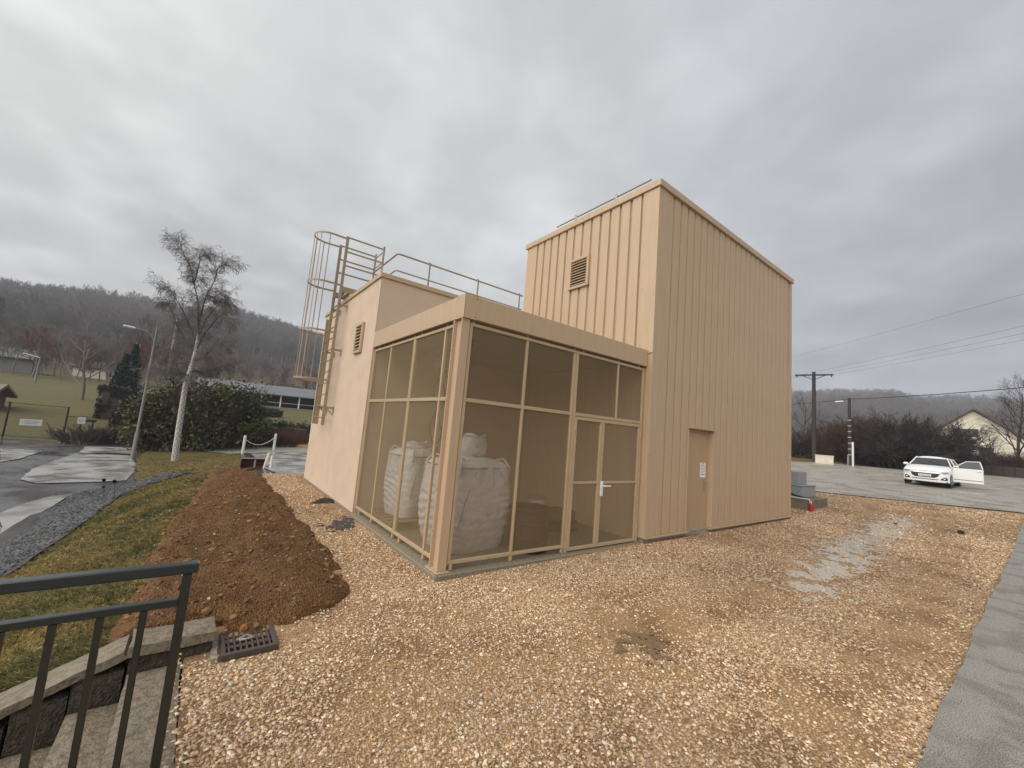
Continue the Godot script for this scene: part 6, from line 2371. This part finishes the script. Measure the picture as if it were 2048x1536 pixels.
func make_right_side() -> void:
	# tall wooden pole with crossarm, and the lower pole with the street lamp
	var base := grounded(1628, 918, 46.5)
	var top := at(1628, 744, 46.5).y
	var p1 := thing("utility_pole", "tall dark wooden power pole with a crossarm behind the lot", "utility pole", base)
	var H := top - base.y
	var mb := Mb.new()
	mb.tube([Vector3(0, -0.3, 0), Vector3(0, H * 0.5, 0), Vector3(0, H, 0)], [0.19, 0.165, 0.14], 10, true)
	part(mb, "shaft", M.pole_wood, p1)
	var side := Vector3(-sin(facing(base) - PI * 0.5), 0, -cos(facing(base) - PI * 0.5))
	mb = Mb.new()
	mb.beam(side * -1.45 + Vector3.UP * (H - 0.28), side * 1.45 + Vector3.UP * (H - 0.28), 0.12, 0.12, 0.01)
	mb.beam(side * -0.9 + Vector3.UP * (H - 0.3), Vector3.UP * (H - 0.75), 0.05, 0.05)
	mb.beam(side * 0.9 + Vector3.UP * (H - 0.3), Vector3.UP * (H - 0.75), 0.05, 0.05)
	part(mb, "crossarm", M.pole_wood, p1)
	var far_pole := Vector3(3.6, yard(3.6), 28.8)
	var p2 := thing("utility_pole", "wooden power pole at the other end of the wires", "utility pole", far_pole)
	mb = Mb.new()
	mb.tube([Vector3(0, -0.3, 0), Vector3(0, 9.2, 0)], [0.19, 0.14], 10, true)
	part(mb, "shaft", M.pole_wood, p2)
	mb = Mb.new()
	mb.beam(Vector3(-1.0, 8.9, -1.0), Vector3(1.0, 8.9, 1.0), 0.12, 0.12)
	part(mb, "crossarm", M.pole_wood, p2)
	for k in 3:
		var x := -1.3 + 1.3 * k
		for s in [-1.0, 1.0]:
			var ins := Mb.new()
			var q := side * x + Vector3.UP * (H - 0.3)
			ins.tube([q, q + side.rotated(Vector3.UP, PI * 0.5) * 0.6 * s + Vector3.DOWN * 0.06], [0.045, 0.045], 6, true)
			part(ins, "insulator", M.cable, p1)
	for k in 3:
		var w := thing("power_line", "thin power wire strung from the tall pole's crossarm", "wire", base + Vector3.UP * (H - 0.3), "power wires over the lot")
		var x := -1.3 + 1.3 * k
		strung(side * x, far_pole + Vector3(x * 0.7, 8.9, x * 0.7) - w.position, 0.5, 0.005, "wire", w)
		var off := thing("power_line", "thin power wire running away behind the tower from the tall pole", "wire", base + Vector3.UP * (H - 0.3), "power wires behind the tower")
		strung(side * x, side * (x - 40.0) + Vector3(8, 0.5, -6), 0.7, 0.007, "wire", off)
	var wa := at(1582, 712, 60.0)
	var wb := at(2048, 575, 29.0)
	var hi := thing("power_line", "single high wire crossing the sky above the other wires", "wire", wa + (wa - wb) * 0.3)
	strung(Vector3.ZERO, wb + (wb - wa) * 0.9 - hi.position, 0.3, 0.005, "wire", hi)
	var b2 := grounded(1700, 929, 46.0)
	var t2 := at(1697, 796, 46.0).y
	var h2 := t2 - b2.y
	var p3 := thing("utility_pole", "lower dark pole with a small street lamp beside the thicket", "utility pole", b2)
	mb = Mb.new()
	mb.tube([Vector3(0, -0.3, 0), Vector3(0, h2, 0)], [0.13, 0.11], 10, true)
	part(mb, "shaft", M.pole_wood, p3)
	for k in 7:
		var cl := Mb.new()
		cl.lathe([Vector2(0.132, 0), Vector2(0.135, 0.02), Vector2(0.132, 0.04)], Vector3(0, 0.9 + k * 0.5, 0), 10)
		part(cl, "clamp", M.white, p3)
	mb = Mb.new()
	mb.tube([Vector3(0, h2 - 0.35, 0), side * -0.25 + Vector3.UP * (h2 - 0.25), side * -0.45 + Vector3.UP * (h2 - 0.3)], [0.025, 0.025, 0.025], 6)
	part(mb, "lamp_arm", M.grey_steel, p3)
	mb = Mb.new()
	mb.beam(side * -0.4 + Vector3.UP * (h2 - 0.3), side * -1.0 + Vector3.UP * (h2 - 0.36), 0.2, 0.11, 0.03)
	part(mb, "lamp_head", M.white, p3)
	var c1 := thing("power_line", "thick black cable hung between the lower pole and the right", "wire", b2 + Vector3.UP * (h2 - 0.1))
	strung(Vector3.ZERO, far_pole + Vector3(0.3, 7.0, 0) - c1.position, 0.9, 0.022, "cable", c1)
	var c2 := thing("power_line", "thick black cable hung from the lower pole past the tall pole", "wire", b2 + Vector3.UP * (h2 - 0.1))
	strung(Vector3.ZERO, side * -16.0 + Vector3(2, -1.2, -3), 0.35, 0.022, "cable", c2)
	var wp := grounded(1706, 931, 44.5)
	var post := thing("marker_post", "white marker post at the foot of the lower pole", "post", wp)
	mb = Mb.new()
	mb.tube([Vector3(0, -0.2, 0), Vector3(0, 2.0, 0)], [0.075, 0.075], 10)
	mb.lathe([Vector2(0.075, 2.0), Vector2(0.05, 2.04), Vector2(0, 2.05)], Vector3.ZERO, 10)
	part(mb, "shaft", M.white, post)
	var stub := grounded(1696, 931, 44.0)
	var po2 := thing("marker_post", "short grey post leaning beside the white marker post", "post", stub)
	mb = Mb.new()
	mb.tube([Vector3(0, -0.2, 0), Vector3(0.05, 0.95, 0)], [0.06, 0.06], 8, true)
	part(mb, "shaft", M.pole_concrete, po2)
	var cb := grounded(1649, 923, 44.0)
	var cab := thing("meter_box", "cream meter box on the grass at the foot of the tall pole", "meter box", cb, "", facing(cb) + 0.15)
	mb = Mb.new()
	mb.span(Vector3(-0.62, -0.1, -0.3), Vector3(0.62, 0.72, 0.0), 0.02)
	part(mb, "case", M.cream_wall, cab)
	mb = Mb.new()
	mb.span(Vector3(-0.65, 0.721, -0.33), Vector3(0.65, 0.78, 0.03), 0.015)
	part(mb, "cover", M.cream_wall, cab)
	mb = Mb.new()
	mb.span(Vector3(-0.55, 0.05, 0.001), Vector3(0.40, 0.68, 0.012), 0.003)
	part(mb, "door", M.cream_wall, cab)
	# houses
	var hp := grounded(1950, 900, 85.0)
	house("house", "cream gabled house with brown roof behind the thicket", hp, facing(hp) + 0.1, 8.8, 9.0, 6.2 - hp.y, 9.95 - hp.y, M.cream_wall, M.roof_brown, [[-0.75, 6.85 - hp.y, 2.1, 0.95, 3.0], [1.0, 4.3 - hp.y, 1.2, 1.2, 2.0]])
	var h2p := grounded(1636, 890, 92.0)
	house("house", "small cream house seen through branches behind the tall pole", h2p, facing(h2p) - 0.15, 7.0, 8.0, 4.2 - h2p.y, 6.6 - h2p.y, M.cream_wall, M.roof_brown, [[0.4, 3.6 - h2p.y, 1.0, 1.0, 2.0]])
	# low dark wall along the lot behind the car
	var a := on_ground(1962, 949)
	var b := on_ground(2047, 957)
	var wall := thing("boundary_wall", "low dark brown wall at the edge of the lot beside the car", "wall", a)
	mb = Mb.new()
	var run := (b - a) * 2.2
	for k in 8:
		mb = Mb.new()
		mb.beam(run * (k / 8.0) + Vector3.UP * 0.35, run * ((k + 0.97) / 8.0) + Vector3.UP * 0.35, 0.2, 0.95, 0.01)
		part(mb, "panel", plain(Color(0.045, 0.035, 0.03), 0.8), wall)


func make_left_side() -> void:
	# street lamp on the road edge
	var base := on_ground(265, 916)
	var D := Vector2(base.x - CAM.x, base.z - CAM.z).length()
	var lamp := thing("street_lamp", "grey street lamp with a long arm beside the small lawn", "street lamp", base)
	var top := at(318, 655, D) - base
	top.x = 0.0
	top.z = 0.0
	var mb := Mb.new()
	mb.tube([Vector3(0, -0.2, 0), Vector3(0, 1.2, 0), Vector3(0, 1.25, 0), top], [0.09, 0.085, 0.062, 0.042], 10, true)
	part(mb, "column", M.pole_concrete, lamp)
	var tip := at(272, 657, D) - base
	var end := at(246, 651, D) - base
	var root := top + Vector3.DOWN * 0.7
	mb = Mb.new()
	mb.tube([root, root.lerp(tip, 0.35) + Vector3.UP * 0.22, root.lerp(tip, 0.7) + Vector3.UP * 0.12, tip], [0.035, 0.035, 0.035, 0.035], 7)
	part(mb, "arm", M.pole_concrete, lamp)
	mb = Mb.new()
	mb.beam(tip, end, 0.26, 0.10, 0.04)
	part(mb, "lamp_head", M.white, lamp)
	var far := grounded(66, 780, 82.0)
	var l2 := thing("street_lamp", "far street lamp on the pasture beyond the fence", "street lamp", far)
	var t2 := at(70, 714, 82.0).y - far.y
	mb = Mb.new()
	mb.tube([Vector3(0, -0.2, 0), Vector3(0, t2, 0)], [0.12, 0.07], 8)
	part(mb, "column", M.pole_concrete, l2)
	mb = Mb.new()
	mb.beam(Vector3(0, t2, 0), Vector3(-1.5, t2 + 0.35, 0), 0.25, 0.12, 0.03)
	part(mb, "lamp_head", M.white, l2)
	var cp := grounded(330, 780, 60.0)
	var ct := at(330, 631, 60.0).y - cp.y
	var con := thing("utility_pole", "pale concrete power pole rising behind the birch", "utility pole", cp)
	mb = Mb.new()
	mb.tube([Vector3(0, -0.3, 0), Vector3(0, ct, 0)], [0.24, 0.14], 6, true)
	part(mb, "shaft", M.pole_concrete, con)
	mb = Mb.new()
	mb.beam(Vector3(-0.1, ct - 0.2, 0), Vector3(1.2, ct - 0.35, 0), 0.1, 0.1)
	part(mb, "bracket", M.pole_concrete, con)
	# wire fence along the pasture with two signs
	var posts := []
	for q in [[-150, 866], [5, 873], [124, 881], [212, 878], [300, 885]]:
		posts.append(on_ground(q[0], q[1]))
	var fence := thing("wire_fence", "dark wire fence between road and pasture", "fence", posts[1])
	for k in posts.size():
		mb = Mb.new()
		var q: Vector3 = posts[k] - posts[1]
		mb.tube([q + Vector3.DOWN * 0.2, q + Vector3.UP * (2.05 if k < 3 else 1.5)], [0.045, 0.045], 7, true)
		part(mb, "post", M.black, fence)
	for k in posts.size() - 1:
		var a: Vector3 = posts[k] - posts[1]
		var b: Vector3 = posts[k + 1] - posts[1]
		for y in ([0.06, 2.0] if k < 2 else [0.06, 1.45]):
			mb = Mb.new()
			mb.beam(a + Vector3.UP * y, b + Vector3.UP * y, 0.035, 0.035)
			part(mb, "rail", M.black, fence)
		mb = Mb.new()
		for j in 13:
			var y := 0.15 + j * (0.14 if k < 2 else 0.1)
			mb.beam(a + Vector3.UP * y, b + Vector3.UP * y, 0.005, 0.005)
		for j in 50:
			var q := a.lerp(b, j / 50.0)
			mb.beam(q + Vector3.UP * 0.06, q + Vector3.UP * (2.0 if k < 2 else 1.45), 0.005, 0.005)
		var net := part(mb, "netting", M.cable, fence)
		net.set_meta("kind", "stuff")
	for s in [[62, 845, 0.85, 0.36, "wide white sign on the wire fence"], [163, 841, 0.34, 0.40, "small white sign on a stake beside the fence"]]:
		var dist := Vector2(posts[2].x - CAM.x, posts[2].z - CAM.z).length() - 0.15
		var p := at(s[0], s[1], dist)
		var sg := thing("sign_board", s[4], "sign", p, "", facing(p))
		mb = Mb.new()
		mb.box(Vector3.ZERO, Vector3(s[2], s[3], 0.02), 0.004)
		part(mb, "board", M.white, sg)
		for k in 3:
			mb = Mb.new()
			mb.box(Vector3(0, s[3] * (0.25 - 0.22 * k), 0.0125), Vector3(s[2] * [0.7, 0.82, 0.55][k], s[3] * 0.07, 0.003))
			part(mb, "text_line", M.grey_steel, sg)
		if s[2] < 0.5:
			mb = Mb.new()
			mb.tube([Vector3(0, -1.6, -0.03), Vector3(0, 0.1, -0.03)], [0.02, 0.02], 6)
			part(mb, "stake", M.black, sg)
	var lp := on_ground(182, 866)
	var lb := thing("letter_box", "black box on a short post behind the fence", "letter box", lp)
	mb = Mb.new()
	mb.tube([Vector3(0, -0.1, 0), Vector3(0, 0.75, 0)], [0.05, 0.05], 6)
	part(mb, "post", M.black, lb)
	mb = Mb.new()
	mb.box(Vector3(-0.1, 0.85, 0), Vector3(0.5, 0.2, 0.25), 0.02)
	part(mb, "box", M.black, lb)
	# white posts with a chain, thin stakes in the shrub bed
	var c1 := on_ground(485, 907)
	var c2 := on_ground(547, 901)
	var posts2 := [c1, c2]
	for k in 2:
		var t := thing("chain_post", "white post holding the left end of the chain" if k == 0 else "white post holding the right end of the chain", "post", posts2[k])
		mb = Mb.new()
		mb.tube([Vector3(0, -0.1, 0), Vector3(0, 0.92, 0)], [0.07, 0.07], 10)
		mb.lathe([Vector2(0.07, 0.92), Vector2(0.045, 0.96), Vector2(0, 0.97)], Vector3.ZERO, 10)
		part(mb, "shaft", M.white, t)
		mb = Mb.new()
		mb.lathe([Vector2(0.071, 0.80), Vector2(0.085, 0.82), Vector2(0.071, 0.84)], Vector3.ZERO, 10)
		part(mb, "ring", M.white, t)
	var ch := thing("chain", "white chain hanging between the two white posts", "chain", c1 + Vector3.UP * 0.8)
	mb = Mb.new()
	var span := c2 - c1
	for k in 30:
		var t0 := k / 30.0
		var t1 := (k + 0.75) / 30.0
		mb.beam(span * t0 + Vector3.DOWN * 1.6 * t0 * (1.0 - t0), span * t1 + Vector3.DOWN * 1.6 * t1 * (1.0 - t1), 0.035, 0.03, 0.0, Vector3.UP if k % 2 == 0 else Vector3.BACK)
	part(mb, "links", M.white, ch)
	for s in [[493, 884, 1.6], [541, 876, 1.1], [588, 880, 1.3]]:
		var q := on_ground(s[0], s[1])
		var st := thing("stake", "thin grey stake standing in the shrub bed by the hedge", "stake", q, "stakes in the shrub bed")
		mb = Mb.new()
		mb.tube([Vector3(0, -0.1, 0), Vector3(0.03, s[2], 0)], [0.03, 0.025], 6, true)
		part(mb, "shaft", M.pole_concrete, st)
	# short posts and the digger bucket at the end of the earth heap
	for s in [[527, 936, 0.62, 0.14, "leaning pale post at the end of the earth heap"], [541, 936, 0.5, 0.0, "short white pipe standing at the end of the earth heap"]]:
		var q := on_ground(s[0], s[1])
		var st := thing("marker_post", s[4], "post", q)
		mb = Mb.new()
		mb.tube([Vector3(0, -0.1, 0), Vector3(s[3], s[2], 0)], [0.05, 0.045 if s[3] == 0.0 else 0.07], 10, true)
		part(mb, "shaft", M.white if s[3] == 0.0 else M.cream_wall, st)
	var bp := on_ground(505, 936)
	var bk := thing("digger_bucket", "rusty red digger bucket lying on the lawn edge", "bucket", bp, "", facing(bp))
	var rust := dressed(Color(0.10, 0.028, 0.018), 0.5, M.mottle, 0.5)
	mb = Mb.new()
	mb.grid(func(u, v):
		var a: float = lerpf(-0.3, 3.3, v)
		return Vector3(lerpf(-0.42, 0.42, u), 0.22 - cos(a) * 0.2, -sin(a) * 0.3 + 0.1), 4, 10)
	part(mb, "shell", rust, bk)
	for s in [-1.0, 1.0]:
		mb = Mb.new()
		mb.box(Vector3(s * 0.425, 0.2, 0.0), Vector3(0.02, 0.36, 0.36), 0.005)
		part(mb, "cheek", rust, bk)
	mb = Mb.new()
	mb.box(Vector3(0, 0.40, 0.12), Vector3(0.86, 0.04, 0.05), 0.01)
	part(mb, "lip", plain(Color(0.45, 0.38, 0.36), 0.5), bk)
	mb = Mb.new()
	mb.box(Vector3(0.06, 0.2, 0.2), Vector3(0.06, 0.3, 0.04), 0.01)
	part(mb, "lug", M.grey_steel, bk)
	# the long open pavilion
	var pc := grounded(560, 810, 76.0)
	var pv := thing("pavilion", "long open pavilion with grey roof and white columns", "pavilion", pc, "", facing(pc))
	var L := 11.0
	mb = Mb.new()
	mb.span(Vector3(-L, -1.0, -5.0), Vector3(L, 0.06, 0.6), 0.02)
	part(mb, "floor", M.concrete, pv)
	mb = Mb.new()
	mb.quad(Vector3(-L - 0.5, 2.05, 0.9), Vector3(L + 0.5, 2.05, 0.9), Vector3(L + 0.5, 3.65, -3.0), Vector3(-L - 0.5, 3.65, -3.0), Vector3(0, 1, 0.4))
	mb.quad(Vector3(-L - 0.5, 3.65, -3.0), Vector3(L + 0.5, 3.65, -3.0), Vector3(L + 0.5, 2.05, -6.5), Vector3(-L - 0.5, 2.05, -6.5), Vector3(0, 1, -0.4))
	mb.span(Vector3(-L - 0.5, 1.93, 0.84), Vector3(L + 0.5, 2.05, 0.9))
	for s in [-1.0, 1.0]:
		mb.flat(Vector3(s * (L + 0.45), 2.05, 0.9), Vector3(s * (L + 0.45), 3.65, -3.0), Vector3(s * (L + 0.45), 2.05, -6.5), Vector3(s, 0, 0))
	part(mb, "roof", M.roof_grey, pv)
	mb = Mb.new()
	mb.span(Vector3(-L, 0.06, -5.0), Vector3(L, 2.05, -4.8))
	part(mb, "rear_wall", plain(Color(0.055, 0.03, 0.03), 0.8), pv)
	for k in 9:
		mb = Mb.new()
		mb.box(Vector3(-L + 0.3 + k * (L * 2.0 - 0.6) / 8.0, 1.0, 0.3), Vector3(0.2, 1.9, 0.2), 0.02)
		part(mb, "column", M.white, pv)
	mb = Mb.new()
	mb.span(Vector3(-L, 0.75, 0.28), Vector3(L, 0.80, 0.32))
	part(mb, "rail", M.white, pv)
	# small houses across the pasture
	var s1 := grounded(-6, 790, 50.0)
	house("shed", "low shed with pale brown roof behind the pasture", s1, facing(s1) + 1.25, 3.0, 4.2, 1.0, 1.65, M.roof_brown, dressed(Color(0.24, 0.19, 0.16), 0.7, M.mottle, 1.0), [])
	var s2 := grounded(218, 788, 112.0)
	house("house", "small cream house half hidden behind the fir trees", s2, facing(s2) + 1.2, 4.0, 5.0, 1.9, 2.9, M.cream_wall, M.roof_brown, [[-1.0, 1.0, 0.6, 0.8, 1.0], [1.0, 1.0, 0.6, 0.8, 1.0]])
	var s3 := grounded(62, 785, 105.0)
	house("house", "grey roofed house in the mist behind the shed", s3, facing(s3) + 1.4, 5.0, 6.0, 2.2, 3.6, M.pole_concrete, M.roof_grey, [[-1.2, 1.3, 0.8, 0.9, 1.0], [1.2, 1.3, 0.8, 0.9, 1.0]])


func make_objects() -> void:
	make_steps()
	make_railing()
	make_grate()
	make_store()
	make_small_yard_things()
	make_car()
	make_right_side()
	make_left_side()
	make_left_plants()
	make_right_plants()


func _ready() -> void:
	# camera
	var cam := Camera3D.new()
	cam.name = "camera"
	add_child(cam)
	cam.position = CAM
	cam.basis = cam_basis
	cam.fov = rad_to_deg(2.0 * atan(768.0 / FPX))
	cam.near = 0.05
	cam.far = 6000.0
	cam.current = true
	# sky and exposure
	var env := Environment.new()
	env.background_mode = Environment.BG_SKY
	env.sky = make_sky()
	env.background_energy_multiplier = 0.36
	env.tonemap_mode = Environment.TONE_MAPPER_LINEAR
	env.tonemap_exposure = 2.85
	env.sdfgi_enabled = true
	env.ssao_enabled = true
	env.ssil_enabled = true
	env.fog_enabled = true
	env.fog_density = 0.0008
	env.fog_light_color = Color(0.80, 0.82, 0.86)
	var we := WorldEnvironment.new()
	we.name = "environment"
	we.environment = env
	add_child(we)
	# the sun, a broad bright patch of cloud to the left
	var sun := DirectionalLight3D.new()
	sun.name = "sun"
	add_child(sun)
	sun.look_at_from_position(Vector3.ZERO, Vector3(0.82, -0.48, -0.16), Vector3.UP)
	sun.light_energy = 0.5
	sun.light_angular_distance = 95.0
	sun.light_color = Color(1.0, 0.98, 0.955)
	sun.shadow_enabled = true

	bumps.seed = 3
	bumps.frequency = 0.01
	bumps.fractal_octaves = 3
	patches.seed = 8
	patches.frequency = 0.03
	patches.fractal_octaves = 3
	rng.seed = 1
	make_materials()
	make_ground()
	make_building()
	make_roof_rails()
	make_ladder()
	make_objects()
	scatter_stones()
	scatter_grass()
